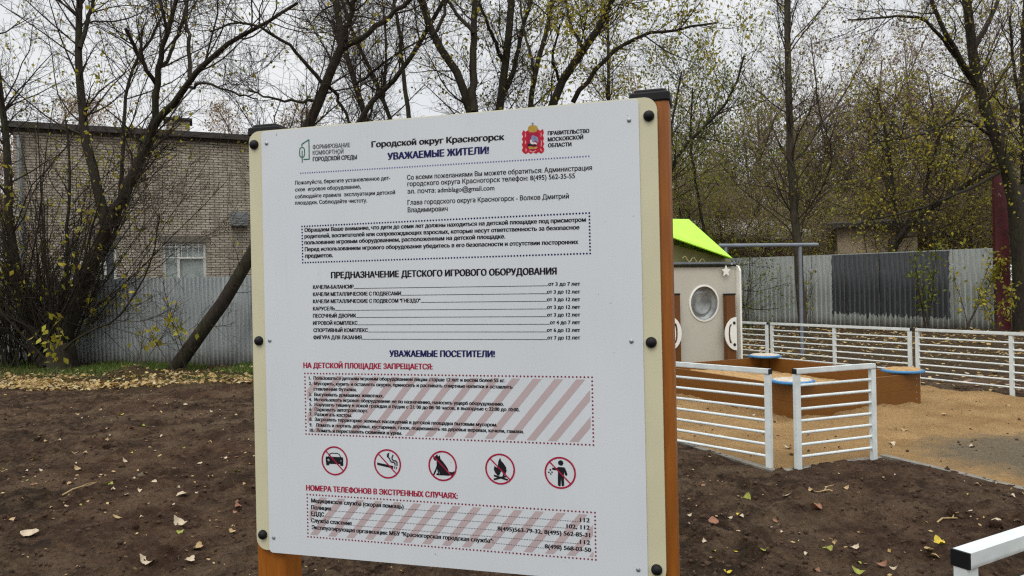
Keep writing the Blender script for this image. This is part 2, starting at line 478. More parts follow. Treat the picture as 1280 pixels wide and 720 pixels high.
def sand():
    t = NT('coarse_sand'); v = t.coord('Object')
    b = t.noise(v, 1.3, 6, 0.6); f = t.noise(v, 40, 6, 0.75)
    c = t.ramp(b, [(0.3, (0.28, 0.166, 0.066)), (0.7, (0.51, 0.33, 0.148))])
    c = t.mix(t.rng(f, 0.35, 0.7, 0, 0.6), c, (0.19, 0.115, 0.05))
    X = t.xyz(v)
    # scuffed patch where the grey sub-base shows through
    dx = t.math('DIVIDE', t.math('SUBTRACT', X[0], 4.55), 0.95); dy = t.math('DIVIDE', t.math('SUBTRACT', X[1], 6.5), 0.95)
    rr = t.math('ADD', t.math('MULTIPLY', dx, dx), t.math('MULTIPLY', dy, dy))
    rr = t.math('ADD', rr, t.math('MULTIPLY', t.noise(v, 4.5, 8, 0.72), 2.2))
    c = t.mix(t.rng(rr, 1.45, 2.3, 0.85, 0), c, t.ramp(f, [(0.3, (0.07, 0.065, 0.05)), (0.7, (0.20, 0.17, 0.12))]))
    t.base(c); t.rough(0.95, 0.15); t.bump(t.math('ADD', t.math('MULTIPLY', t.noise(v, 8, 6, 0.7), 0.8), t.math('MULTIPLY', f, 0.35)), 1.0, 0.10)
    return t.m
M['sand'] = sand()
# ------------------------------------------------------------------ kerb line, sand, soil heights
KERB = [Vector(p) for p in ((0.10, 10.95, 0), (2.14, 6.10, 0), (3.27, 6.58, 0), (7.5, -2.9, 0))]
def kerb_side(x, y):
    """positive on the sand side of the kerb line"""
    x = np.asarray(x, float); y = np.asarray(y, float)
    def cr(a, b): return (b.x - a.x) * (y - a.y) - (b.y - a.y) * (x - a.x)
    s0 = cr(KERB[0], KERB[1]) / (KERB[1] - KERB[0]).length
    s1 = cr(KERB[1], KERB[2]) / (KERB[2] - KERB[1]).length
    s2 = cr(KERB[2], KERB[3]) / (KERB[3] - KERB[2]).length
    return np.minimum(s0, np.maximum(s1, s2))
BF0, BFD = Vector((6.62, 9.87, 0)), Vector((-0.478, 0.878, 0))      # back line of the white railing
def back_side(x, y):
    """distance beyond the back railing (positive = outside the playground)"""
    return -((BFD.x) * (np.asarray(y) - BF0.y) - (BFD.y) * (np.asarray(x) - BF0.x))
def sand_mask(x, y):
    return sstep(-0.02, 0.10, kerb_side(x, y)) * sstep(0.12, -0.12, back_side(x, y))
_ft = np.random.default_rng(21)
PRINTS = [(a * (5 + 5.5 * b), 4.2 + 7.5 * b, c * 6.28, 0.013 + 0.02 * d, 0.7 + 0.9 * e) for a, b, c, d, e in zip(_ft.uniform(-0.75, 0.75, 70), _ft.random(70), _ft.random(70), _ft.random(70), _ft.random(70))]
def soil_h(x, y):
    x = np.asarray(x, float); y = np.asarray(y, float)
    d = np.sqrt(x * x + y * y)
    near = np.exp(-d / 60)
    h = (fbm(x * 0.55, y * 0.55, 3) - 0.5) * 0.14 + (fbm(x * 3.1 + 9, y * 3.1, 4) - 0.5) * 0.10
    n2 = fbm(x * 9 + 3, y * 9, 3, 0.6)
    n3 = fbm(x * 21 + 7, y * 21 + 1, 2, 0.6)
    h = h + (n2 - 0.5) * 0.055 + np.clip(n2 - 0.60, 0, 1) * 0.14 + (n3 - 0.5) * 0.045
    h = h * near
    for px_, py_, an, dp, sz in PRINTS:          # footprints and scuffs
        ca, sa = math.cos(an), math.sin(an); u = ((x - px_) * ca + (y - py_) * sa) / (0.14 * sz); w = (-(x - px_) * sa + (y - py_) * ca) / (0.055 * sz)
        r2 = u * u + w * w
        h = h - dp * np.exp(-r2 * r2 * 0.6) + dp * 0.55 * np.exp(-((np.sqrt(r2) - 1.45) / 0.35) ** 2)
    # the small heap in front of the fence
    g = on_ground(166, 470)
    h = h + 0.17 * np.exp(-(((x - g.x) / 0.34) ** 2 + ((y - g.y) / 0.30) ** 2)) * (0.75 + 0.5 * fbm(x * 7, y * 7, 3))
    kd = np.abs(kerb_side(x, y)); h = np.where(kerb_side(x, y) < 0, h * (0.35 + 0.65 * sstep(0.0, 0.7, kd)) + 0.006 * (1 - sstep(0.0, 0.5, kd)), h)
    m = sand_mask(x, y)
    return h * (1 - 0.7 * m) - 0.10 * m - 0.004 * sstep(-0.25, 0.0, kerb_side(x, y))
def sand_h(x, y):
    h = 0.012 + (fbm(x * 1.1, y * 1.1, 3) - 0.5) * 0.09 + (fbm(x * 5, y * 5, 4, 0.65) - 0.5) * 0.085
    k = 0.2 + 0.8 * sstep(0.0, 0.5, kerb_side(x, y))
    return 0.008 + (h - 0.008) * k

def axis(segs):
    out = [segs[0][0]]
    for a, b, st in segs:
        n = max(1, int(round((b - a) / st)))
        out += [a + (b - a) * k / n for k in range(1, n + 1)]
    return np.array(out)
gx = axis([(-400, -60, 40), (-60, -20, 4), (-20, -8, 0.25), (-8, 6.5, 0.03), (6.5, 20, 0.25), (20, 60, 4), (60, 400, 40)])
gy = axis([(-200, -20, 30), (-20, 1.5, 1.0), (1.5, 3.6, 0.2), (3.6, 7.5, 0.02), (7.5, 13, 0.035), (13, 20, 0.08), (20, 40, 0.5), (40, 100, 5), (100, 500, 50)])
X, Y = np.meshgrid(gx, gy)
Z = soil_h(X, Y)
nx_, ny_ = len(gx), len(gy)
idx = np.arange(nx_ * ny_).reshape(ny_, nx_)
q = np.stack([idx[:-1, :-1], idx[:-1, 1:], idx[1:, 1:], idx[1:, :-1]], -1).reshape(-1, 4)
ground = link_mesh('ground', np_mesh('ground', np.stack([X, Y, Z], -1).reshape(-1, 3), quads=q, smooth=True), M['soil'])
tag(ground, kind='structure')

sx = axis([(0, 12, 0.035)]); sy = axis([(-3, 4.5, 0.3), (4.5, 16.5, 0.035)])
X, Y = np.meshgrid(sx, sy)
ok = (kerb_side(X, Y) > -0.01) & (back_side(X, Y) < 0.10 + 0.12 * (fbm(X * 2, Y * 2, 3) - 0.5))
Z = sand_h(X, Y) - 0.09 * sstep(-0.12, 0.10, back_side(X, Y))
keep = ok[:-1, :-1] & ok[:-1, 1:] & ok[1:, 1:] & ok[1:, :-1]
idx = np.arange(X.size).reshape(X.shape)
q = np.stack([idx[:-1, :-1], idx[:-1, 1:], idx[1:, 1:], idx[1:, :-1]], -1)[keep]
used, inv = np.unique(q.ravel(), return_inverse=True)
sand_ob = link_mesh('sand', np_mesh('sand', np.stack([X, Y, Z], -1).reshape(-1, 3)[used], quads=inv.reshape(-1, 4), smooth=True), M['sand'])
tag(sand_ob, kind='structure')

# kerb stones, half buried along the edge of the sand
def kerb_run(a, b, n):
    d = (b - a) / n
    ang = math.atan2(d.y, d.x)
    for i in range(n):
        p = a + d * i
        bm = bmesh.new(); L = d.length - 0.006
        add_box(bm, 0.003, L, -0.035, 0.035, -0.16, 0.0)
        o = bm_obj('kerb_stone', bm, M['concrete'], bevel=0.008)
        o.location = (p.x, p.y, 0.022 + random.uniform(-0.010, 0.008)); o.rotation_euler = (random.uniform(-0.03, 0.03), random.uniform(-0.006, 0.006), ang)
        tag(o, kind='structure')
kerb_run(KERB[0], KERB[1], 5); kerb_run(KERB[1], KERB[2], 1); kerb_run(KERB[2], KERB[3], 11)

# ------------------------------------------------------------------ corrugated fences
def corrugated_fence(name, a, b, height, period, depth, sheet_w, mats, label, sink=0.1, top_var=0.012):
    d = b - a; L = d.length; root = empty(name, a, math.atan2(d.y, d.x))
    tag(root, label, 'fence')
    ns = int(round(L / sheet_w)); w = L / ns
    for k in range(ns):
        x0, x1 = k * w, (k + 1) * w + 0.03
        prof = []
        x = x0
        while x < x1:
            for f, y in ((0.0, 0.0), (0.32, 0.0), (0.44, -depth), (0.88, -depth), (1.0, 0.0)):
                xx = x + f * period
                if xx <= x1 + 1e-6: prof.append((xx, y - 0.003 * (k % 2)))
            x += period
        zs = [-sink, 0.35, 0.75, 1.2, height + random.uniform(-top_var, top_var)]
        tilt = random.uniform(-0.008, 0.008); bow = random.uniform(-0.012, 0.012)
        P = []
        for z in zs:
            for (xx, yy) in prof:
                u = (xx - x0) / (x1 - x0)
                P.append((xx, yy + tilt * z + bow * math.sin(math.pi * u) * z / height + 0.006 * math.sin(5 * xx + 3 * z), z))
        n = len(prof)
        Q = [(r * n + i, r * n + i + 1, (r + 1) * n + i + 1, (r + 1) * n + i) for r in range(len(zs) - 1) for i in range(n - 1)]
        me = np_mesh('sheet', P, quads=Q)
        o = link_mesh('sheet', me, mats, root)
        sm = o.modifiers.new('thickness', 'SOLIDIFY'); sm.thickness = 0.0015
    for z in (0.45, height - 0.35):
        bm = bmesh.new(); add_box(bm, 0, L, 0.016, 0.05, z - 0.02, z + 0.02)
        bm_obj('rail', bm, M['grey_paint'], root)
    k = 0.0
    while k <= L:
        bm = bmesh.new(); add_box(bm, k - 0.03, k + 0.03, 0.053, 0.113, -0.3, height - 0.1)
        bm_obj('post', bm, M['grey_paint'], root); k += 2.5
    return root
FLa, FLb = Vector((-16.5, 19.6, 0)), Vector((-3.5, 15.35, 0))
corrugated_fence('corrugated_fence', FLa, FLb, 1.96, 0.115, 0.026, 1.15, M['fence_left'], 'grey corrugated metal fence in front of the brick building')
FRa = at(835, 400, 28.6); FRb = at(1243, 400, 22.7); FRa.z = FRb.z = 0
_fl = (FRb - FRa).length
def fr_x(px):                 # distance along the right fence where a photo column meets it
    r = ray(px, 360); n = Vector((FRb.y - FRa.y, -(FRb.x - FRa.x), 0)); t = n.dot(FRa) / n.dot(Vector((r.x, r.y, 0)))
    return ((Vector((r.x, r.y, 0)) * t) - FRa).length
M['fence_right'] = corrugated('pale_green_grey_corrugated_steel', (0.245, 0.262, 0.238), 0.15, (fr_x(1040), fr_x(1187), 0.42, 2.47, (0.027, 0.029, 0.031)))
corrugated_fence('corrugated_fence', FRa, FRb, 2.50, 0.15, 0.009, 1.05, M['fence_right'], 'pale corrugated metal fence with a dark painted-over patch')

# dark red steel gate at the end of the right fence
g0 = FRb + Vector((0.05, -0.05, 0))
gate = empty('steel_gate', g0, R(-20)); tag(gate, 'tall dark red steel gate at the right end of the pale fence', 'gate')
bm = bmesh.new(); add_box(bm, 0, 0.36, 0, 0.30, -0.2, 4.75); bm_obj('gate_post', bm, M['dark_red'], gate, bevel=0.01)
bm = bmesh.new(); add_box(bm, 0.45, 2.9, 0.05, 0.10, 0.35, 4.4)
for k in range(8): add_box(bm, 0.5 + 0.31 * k, 0.53 + 0.31 * k, 0.03, 0.06, 0.36, 4.39)
bm_obj('gate_leaf', bm, M['dark_brown'], gate)
bm = bmesh.new(); add_box(bm, 0.82, 0.92, -0.02, 0.028, 0.3, 4.3); add_box(bm, 0.45, 2.9, -0.02, 0.028, 2.4, 2.5); bm_obj('gate_frame', bm, M['dark_red'], gate)

# ------------------------------------------------------------------ brick building on the left
BA = at(19, 300, 20.7); BB = at(470, 300, 24.7); BA.z = BB.z = 0
d = BB - BA; BL = d.length
bld = empty('brick_building', BA, math.atan2(d.y, d.x)); tag(bld, 'two storey pale brick building behind the grey corrugated fence', 'building')
def bx_of(px):
    r = ray(px, 330); n = Vector((d.y, -d.x, 0)); t = n.dot(BA) / n.dot(Vector((r.x, r.y, 0)))
    return ((Vector((r.x, r.y, 0)) * t) - BA).length, t
def bz_of(px, py):
    x, t = bx_of(px); return (Vector((0, 0, CAM_H)) + ray(px, py) * t).z
HB = 6.32
wins = []
for (xa, xb, yt, yb) in ((203, 258, 303, 372), (83, 101, 308, 375), (122, 146, 300, 372)):
    wins.append((bx_of(xa)[0], bx_of(xb)[0], bz_of((xa + xb) / 2, yb), bz_of((xa + xb) / 2, yt)))
wins.sort()
xs = [0.0]
for w in wins: xs += [w[0], w[1]]
xs.append(BL)
bm = bmesh.new(); T = 0.4
for i in range(0, len(xs) - 1, 2): add_box(bm, xs[i], xs[i + 1], 0, T, -0.3, HB)
for w in wins:
    add_box(bm, w[0], w[1], 0, T, -0.3, w[2]); add_box(bm, w[0], w[1], 0, T, w[3], HB)
add_box(bm, 0, T, T, 9, -0.3, HB); add_box(bm, BL - T, BL, T, 9, -0.3, HB); add_box(bm, T, BL - T, 8.6, 9, -0.3, HB)
bm_obj('wall', bm, M['brick'], bld)
bm = bmesh.new(); add_box(bm, -0.22, BL + 0.2, -0.22, 9.2, HB + 0.002, HB + 0.17); add_box(bm, -0.10, BL + 0.1, -0.10, 9.1, HB - 0.06, HB)
rf = bm_obj('roof', bm, M['parapet'], bld, bevel=0.02)
xc = bx_of(225)[0]
bm = bmesh.new(); add_box(bm, xc - 0.34, xc + 0.34, 0.9, 1.6, HB + 0.17, HB + 0.72); bm_obj('chimney', bm, M['brick'], rf)
bm = bmesh.new(); add_box(bm, xc - 0.42, xc + 0.42, 0.82, 1.68, HB + 0.723, HB + 0.79); bm_obj('chimney_cap', bm, M['parapet'], rf)
for i, w in enumerate(wins):
    wd = w[1] - w[0]
    bm = bmesh.new(); F = 0.085
    add_box(bm, w[0], w[1], 0.10, 0.16, w[3] - F, w[3]); add_box(bm, w[0], w[1], 0.10, 0.16, w[2], w[2] + F)
    add_box(bm, w[0], w[0] + F, 0.10, 0.16, w[2] + F, w[3] - F); add_box(bm, w[1] - F, w[1], 0.10, 0.16, w[2] + F, w[3] - F)
    xm = w[0] + wd * 0.36
    add_box(bm, xm - 0.035, xm + 0.035, 0.10, 0.16, w[2] + F, w[3] - F)
    zt = w[3] - (w[3] - w[2]) * 0.28
    if wd > 1: add_box(bm, xm + 0.035, w[1] - F, 0.10, 0.16, zt - 0.03, zt + 0.03)
    wf = bm_obj('window', bm, M['frame_white'], bld)
    bm = bmesh.new(); add_box(bm, w[0] + 0.005, w[1] - 0.005, 0.163, 0.19, w[2] + 0.005, w[3] - 0.005); bm_obj('pane', bm, [M['glass'], M['curtain'], M['glass']][(i + 2) % 3] if wd < 1 else M['curtain'], wf)
    bm = bmesh.new(); add_box(bm, w[0] - 0.12, w[1] + 0.12, -0.012, 0.05, w[3] + 0.003, w[3] + 0.20); bm_obj('lintel', bm, M['concrete'], wf)
    if wd > 1:
        bm = bmesh.new()
        x = w[0] + 0.05
        while x < w[1]: add_tube(bm, [(x, 0.03, zt), (x, 0.03, w[3])], 0.008, 5); x += 0.16
        for z in (zt, w[3] - 0.14): add_tube(bm, [(w[0], 0.02, z), (w[1], 0.02, z)], 0.009, 5)
        bm_obj('window_grille', bm, M['frame_white'], wf)
bm = bmesh.new(); add_tube(bm, [(0.16, -0.10, 0.2), (0.16, -0.10, HB - 0.2)], 0.06, 8); bm_obj('drainpipe', bm, M['fence_left'], bld)
xq, _ = bx_of(300)
bm = bmesh.new(); z0 = bz_of(300, 283); add_box(bm, xq - 0.25, xq + 0.25, -0.36, -0.01, z0, z0 + 0.42)
for k in range(4): add_box(bm, xq - 0.21, xq + 0.21, -0.368, -0.36, z0 + 0.06 + 0.08 * k, z0 + 0.09 + 0.08 * k)
bm_obj('air_conditioner', bm, M['fence_left'], bld, bevel=0.01)

# ------------------------------------------------------------------ low buildings beyond the right fence
def shed(name, px0, px1, d0, d1, h0, h1, wallm, roofm, label, over=0.35, depth=6):
    a = at(px0, 360, d0); b = at(px1, 360, d1); a.z = b.z = 0; v = b - a; L = v.length
    s = empty(name, a, math.atan2(v.y, v.x)); tag(s, label, 'shed')
    bm = bmesh.new(); add_box(bm, 0, L, 0, depth, -0.3, h0); bm_obj('wall', bm, wallm, s)
    bm = bmesh.new()
    p = [(-over, h0 + 0.01), (L + over, h0 + 0.01), (L + over, h0 + 0.17), (-over, h0 + 0.17)]
    vs0 = [bm.verts.new((x, -over, z)) for x, z in p]; vs1 = [bm.verts.new((x, depth + over, z + h1)) for x, z in p]
    bm.faces.new(vs0); bm.faces.new(vs1[::-1])
    for i in range(4): bm.faces.new((vs0[i], vs1[i], vs1[(i + 1) % 4], vs0[(i + 1) % 4]))
    bm_obj('roof', bm, roofm, s)
    return s
shed('garage_shed', 800, 1012, 29.6, 30.6, 3.35, 1.0, M['dark_red'], M['roof_sheet'], 'low dark red shed with a pale sloping metal roof behind the fence', depth=3.0)
shed('garage_shed', 1048, 1148, 27.6, 26.8, 3.55, 0.4, M['beige_wall'], M['parapet'], 'low beige rendered shed showing above the painted fence patch', depth=3.5)
# ------------------------------------------------------------------ the information board
S_BOLT = 1.10
_L = at(324, 426, FPX * S_BOLT / 487); _Rr = at(814, 428, FPX * S_BOLT / 567)
_h = (_Rr - _L); _h.z = 0; _h.normalize()
_n = Vector((_h.y, -_h.x, 0))          # towards the camera
B_O = Vector((_L.x, _L.y, 0))
sign = empty('information_board', B_O, math.atan2(_h.y, _h.x))
tag(sign, 'large white playground notice board in Russian bolted to two brown wooden posts', 'notice board')
def bp(px, py):
    """board coordinates (along, height) of a photo pixel"""
    r = ray(px, py); o = Vector((0, 0, CAM_H)); t = (B_O - o).dot(_n) / r.dot(_n); p = o + r * t
    return (p - B_O).dot(_h), p.z
PT = 0.014                              # backing panel thickness: y from 0 (front) to PT
s_l = (bp(312, 300)[0] + bp(321, 600)[0]) / 2; s_r = (bp(824.5, 300)[0] + bp(830.5, 600)[0]) / 2
z_t = (bp(330, 161)[1] + bp(800, 125)[1]) / 2
z_b = bp(330, 687)[1]
w_l = (bp(327.5, 200)[0] + bp(337, 640)[0]) / 2; w_r = (bp(801, 200)[0] + bp(807, 640)[0]) / 2
z_wb = bp(345, 690.5)[1]
print('BOARD', s_l, s_r, z_b, z_t, w_l, w_r, 'row slopes', bp(465, 184.4), bp(630, 175.1), bp(390, 660.8), bp(617, 679))
bm = bmesh.new(); add_prism(bm, round_rect(s_l, s_r, z_b, z_t, 0.032, 8), 0.0, PT)
bm_obj('backing_panel', bm, M['cream'], sign, bevel=0.002, seg=2)
bm = bmesh.new(); add_prism(bm, round_rect(w_l, w_r, z_wb, z_t - 0.003, 0.012, 5), -0.003, -0.0004)
face = bm_obj('sign_face', bm, M['white_sheet'], sign, bevel=0.0006, seg=1)
YF = -0.0036
# posts
for px, left in ((340, True), (812, False)):
    if left: xc = bp(308.8, 300)[0] + 0.046
    else: xc = bp(836.5, 300)[0] - 0.046 + 0.004
    top = bp(335, 163)[1] - 0.006 if left else bp(812, 122)[1] - 0.004
    bm = bmesh.new()
    add_prism(bm, round_rect(xc - 0.046, xc + 0.046, 0, 0.092, 0.010, 4), -0.25, top)
    bmesh.ops.transform(bm, matrix=Matrix(((1, 0, 0, 0), (0, 0, 1, PT + 0.001), (0, 1, 0, 0), (0, 0, 0, 1))), verts=bm.verts)
    for gx_ in (-0.016, 0.016):   # shadow grooves of the laminated post
        add_box(bm, xc + gx_ - 0.0008, xc + gx_ + 0.0008, PT + 0.0004, PT + 0.0012, -0.2, top)
    bm_obj('post', bm, M['post_wood'], sign)
    bm = bmesh.new()
    add_prism(bm, round_rect(xc - 0.050, xc + 0.050, -0.004, 0.096, 0.012, 4), top - 0.002, top + 0.022)
    add_prism(bm, round_rect(xc - 0.040, xc + 0.040, 0.006, 0.086, 0.012, 4), top + 0.020, top + 0.031)
    bmesh.ops.transform(bm, matrix=Matrix(((1, 0, 0, 0), (0, 0, 1, PT + 0.001), (0, 1, 0, 0), (0, 0, 0, 1))), verts=bm.verts)
    bm_obj('post_cap', bm, M['black_plastic'], sign, bevel=0.004)
# bolt caps and rivets
dome = [(0.0135, 0), (0.0135, 0.002), (0.0125, 0.006), (0.0095, 0.0105), (0.005, 0.013), (0, 0.014)]
riv = [(0.0055, 0), (0.0052, 0.0015), (0.003, 0.003), (0, 0.0034)]
for (px, py) in ((318, 181), (324, 426), (329, 668), (811, 145), (814, 428), (821, 712)):
    s, z = bp(px, py); bm = bmesh.new()
    add_lathe(bm, dome, 20, Matrix.Translation((s, -0.0003, z)) @ Matrix.Rotation(R(90), 4, 'X'))
    bm_obj('bolt_cap', bm, M['black_plastic'], sign, smooth=True)
for (px, py) in ((334, 179.5), (338, 425.5), (343, 671.5), (786.5, 150.5), (789.5, 426.5), (798, 711.5)):
    s, z = bp(px, py); bm = bmesh.new()
    add_lathe(bm, riv, 12, Matrix.Translation((s, -0.0031, z)) @ Matrix.Rotation(R(90), 4, 'X'))
    bm_obj('rivet', bm, M['steel'], sign, smooth=True)

# ---- lettering: outlines of the built-in typeface, filled by winding number
_fc = bpy.data.curves.new('lettering', 'FONT'); _fo = bpy.data.objects.new('lettering', _fc); COL.objects.link(_fo)
_fc.size = 1.0; _fc.resolution_u = 3; _fc.fill_mode = 'NONE'
def outlines(text):
    _fc.body = text
    dg = bpy.context.evaluated_depsgraph_get(); dg.update()
    cu = _fo.evaluated_get(dg).to_curve(dg)
    polys = []
    for sp in cu.splines:
        pts = []
        if sp.type == 'BEZIER':
            bps = sp.bezier_points; n = len(bps)
            for i in range(n):
                a, b = bps[i], bps[(i + 1) % n]
                p0, p1, p2, p3 = [np.array(v[:2]) for v in (a.co, a.handle_right, b.handle_left, b.co)]
                straight = abs(np.cross(p3 - p0, p1 - p0)) + abs(np.cross(p3 - p0, p2 - p0)) < 1e-5
                for t in ([0.0] if straight else [0, 0.25, 0.5, 0.75]):
                    u = 1 - t; pts.append(u ** 3 * p0 + 3 * u * u * t * p1 + 3 * u * t * t * p2 + t ** 3 * p3)
        else:
            pts = [np.array(p.co[:2]) for p in sp.points]
        if len(pts) > 2: polys.append(np.array(pts))
    _fo.to_curve_clear() if hasattr(_fo, 'to_curve_clear') else None
    return polys
_cache = {}
def glyph_fill(ch):
    if ch in _cache: return _cache[ch]
    polys = outlines(ch)
    if not polys: _cache[ch] = (np.zeros((0, 2)), np.zeros((0, 3), int)); return _cache[ch]
    vs, es = [], []
    for p in polys:
        b = len(vs); vs += [Vector(q) for q in p]; es += [(b + i, b + (i + 1) % len(p)) for i in range(len(p))]
    V, E, F, *_ = delaunay_2d_cdt(vs, es, [], 0, 1e-6)
    V = np.array([v[:] for v in V]); out = []
    for f in F:
        c = V[list(f)].mean(0); wn_ = 0.0
        for p in polys:
            a = np.arctan2(p[:, 1] - c[1], p[:, 0] - c[0]); dd = np.diff(np.append(a, a[0]))
            wn_ += (((dd + np.pi) % (2 * np.pi)) - np.pi).sum()
        if abs(wn_) > 3: out.append(f[:3])
    _cache[ch] = (V, np.array(out, int)); return _cache[ch]
_adv = {}
def advance(text):
    """x offsets of each glyph: the width of '|' + prefix"""
    xs = [0.0]
    for ch in text:
        if ch not in _adv:
            _fc.body = 'Н' + ch + 'Н'; dg = bpy.context.evaluated_depsgraph_get(); dg.update(); a = _fo.evaluated_get(dg).dimensions.x
            _fc.body = 'НН'; dg.update(); b = _fo.evaluated_get(dg).dimensions.x
            _adv[ch] = a - b
        xs.append(xs[-1] + _adv[ch])
    return xs
_CAP = None
LET = {}                  # (part, ink) -> [verts, tris, count]
def put(part, ink, V2, T, lift=0.0):
    e = LET.setdefault((part, ink), [[], [], 0])
    V3 = np.column_stack([V2[:, 0], np.full(len(V2), YF - lift), V2[:, 1]])
    e[0].append(V3); e[1].append(T + e[2]); e[2] += len(V3)
def line(part, ink, text, x0, y0, x1, y1, cap, bold=0.0):
    """one printed line between two baseline points, given where the photo shows them; cap = capital height in photo pixels"""
    global _CAP
    if _CAP is None:
        V, _t = glyph_fill('Н'); _CAP = V[:, 1].max() - V[:, 1].min()
    (s0, z0), (s1, z1) = bp(x0, y0), bp(x1, y1)
    capm = abs(bp((x0 + x1) / 2, (y0 + y1) / 2)[1] - bp((x0 + x1) / 2, (y0 + y1) / 2 - cap)[1])
    xs = advance(text); sy = capm / _CAP
    first = glyph_fill(text[0])[0]; last = glyph_fill(text[-1])[0]
    lo = first[:, 0].min() if len(first) else 0; hi = xs[-2] + (last[:, 0].max() if len(last) else _adv[text[-1]])
    sx = (s1 - s0) / (hi - lo)
    ang = (z1 - z0) / (s1 - s0)
    bold *= 0.8
    offs = [0.0] if bold <= 0 else [-bold, -bold / 3, bold / 3, bold]
    for ch, gx_ in zip(text, xs):
        V, T = glyph_fill(ch)
        if not len(T): continue
        X = s0 + (V[:, 0] + gx_ - lo) * sx; Zz = z0 + V[:, 1] * sy + (X - s0) * ang
        for k, of in enumerate(offs):
            put(part, ink, np.column_stack([X + of * capm, Zz + (0.3 * of * capm if k in (0, 3) else 0)]), T, 0.00004 * k)
def dots(part, ink, a, b, n, r, square=False):
    ka = 4 if square else 8
    ang = np.arange(ka) * 2 * np.pi / ka + (np.pi / 4 if square else 0)
    for k in range(n):
        t = k / (n - 1); c = np.array(a) * (1 - t) + np.array(b) * t
        V = np.column_stack([c[0] + r * np.cos(ang), c[1] + r * np.sin(ang)])
        put(part, ink, V, np.array([(0, i, i + 1) for i in range(1, ka - 1)]))
def poly(part, ink, pts, lift=0.0):
    vs = [Vector(p) for p in pts]; n = len(vs)
    V, E, F, *_ = delaunay_2d_cdt(vs, [(i, (i + 1) % n) for i in range(n)], [], 1, 1e-7)
    put(part, ink, np.array([v[:] for v in V]), np.array([f[:3] for f in F], int), lift)
def stroke(part, ink, pts, w, closed=False, lift=0.0):
    P = np.array(pts, float); n = len(P)
    for i in range(n if closed else n - 1):
        a, b = P[i], P[(i + 1) % n]; t = (b - a) / max(1e-9, np.linalg.norm(b - a)); nn = np.array([-t[1], t[0]]) * w / 2; e = t * w * 0.35
        put(part, ink, np.array([a - e - nn, b + e - nn, b + e + nn, a - e + nn]), np.array([(0, 1, 2), (0, 2, 3)]), lift + 0.000004 * i)
def dotted_box(part, ink, tl, tr, bl, br, nx, r):
    TL, TR, BL_, BR = [np.array(bp(*p)) for p in (tl, tr, bl, br)]
    x0, x1 = (TL[0] + BL_[0]) / 2, (TR[0] + BR[0]) / 2; z1, z0 = (TL[1] + TR[1]) / 2, (BL_[1] + BR[1]) / 2
    st = (x1 - x0) / (nx - 1); nz = max(3, int(round((z1 - z0) / st)) + 1)
    dots(part, ink, (x0, z1), (x1, z1), nx, r); dots(part, ink, (x0, z0), (x1, z0), nx, r)
    sz = (z1 - z0) / (nz - 1)
    dots(part, ink, (x0, z0 + sz), (x0, z1 - sz), nz - 2, r); dots(part, ink, (x1, z0 + sz), (x1, z1 - sz), nz - 2, r)
    return x0, x1, z0, z1
K, N_, C_ = 'ink_black', 'ink_navy', 'ink_crimson'
# header
P_ = 'city_programme_logo'
line(P_, 'ink_grey', 'ФОРМИРОВАНИЕ', 391.8, 186.7, 438.2, 184, 5.4, 0.03)
line(P_, 'ink_grey', 'КОМФОРТНОЙ', 391.8, 194, 430, 192, 5.4, 0.03)
line(P_, 'ink_grey', 'ГОРОДСКОЙ СРЕДЫ', 392, 201.8, 446.7, 199.1, 5.4, 0.09)
lg = lambda zx, zy: bp(300 + zx / 4.5, 100 + zy / 4.5)
stroke(P_, 'ink_green', [lg(352, 374), lg(352, 362), lg(391, 337), lg(393, 446), lg(362, 448)], 0.0030)
_oc = np.array(lg(353, 408)); _ow = abs(lg(367, 408)[0] - _oc[0]); _oh = abs(lg(353, 435)[1] - _oc[1])
stroke(P_, 'ink_green', [(_oc[0] + _ow * math.copysign(abs(math.cos(a)) ** 0.7, math.cos(a)), _oc[1] + _oh * math.copysign(abs(math.sin(a)) ** 0.7, math.sin(a))) for a in np.arange(24) * math.pi / 12], 0.0027, True)
stroke(P_, 'ink_green', [lg(353, 400), lg(354, 464)], 0.0027)
line('heading', K, 'Городской округ Красногорск', 465.5, 184.4, 630.4, 175.1, 7.6, 0.10)
line('greeting', N_, 'УВАЖАЕМЫЕ ЖИТЕЛИ!', 485.5, 200, 611.3, 192.2, 8.8, 0.10)
dots('divider', 'ink_violet', bp(376.7, 216.7), bp(736.2, 195.5), 112, 0.0024, True)
P_ = 'government_lettering'
line(P_, K, 'ПРАВИТЕЛЬСТВО', 685.3, 169.3, 736.7, 166.2, 4.9, 0.09)
line(P_, K, 'МОСКОВСКОЙ', 685.3, 177.1, 729.1, 174, 4.9, 0.09)
line(P_, K, 'ОБЛАСТИ', 685.6, 184.4, 714.4, 182.9, 4.9, 0.09)
P_ = 'contact_text'
line(P_, K, 'Пожалуйста, берегите установленное дет-', 369.8, 231, 488.4, 224.9, 4.9, 0.045)
line(P_, K, 'ское  игровое оборудование,', 369.8, 239.5, 451.5, 235.5, 4.9, 0.045)
line(P_, K, 'соблюдайте правила  эксплуатации детской', 369.8, 248.2, 494.4, 242.7, 4.9, 0.045)
line(P_, K, 'площадки. Соблюдайте чистоту.', 369.8, 256, 459.5, 252.9, 4.9, 0.045)
line(P_, K, 'Со всеми пожеланиями Вы можете обратиться: Администрация', 509.5, 224.9, 740.2, 212.7, 6.2, 0.035)
line(P_, K, 'городского округа Красногорск телефон: 8(495) 562-35-55', 510, 232.9, 718.9, 222.9, 6.2, 0.035)
line(P_, K, 'эл. почта: admblago@gmail.com', 510, 242.2, 618.4, 237.8, 6.2, 0.035)
line(P_, K, 'Глава городского округа Красногорск - Волков Дмитрий', 510.2, 256.2, 711.3, 248.2, 6.2, 0.035)
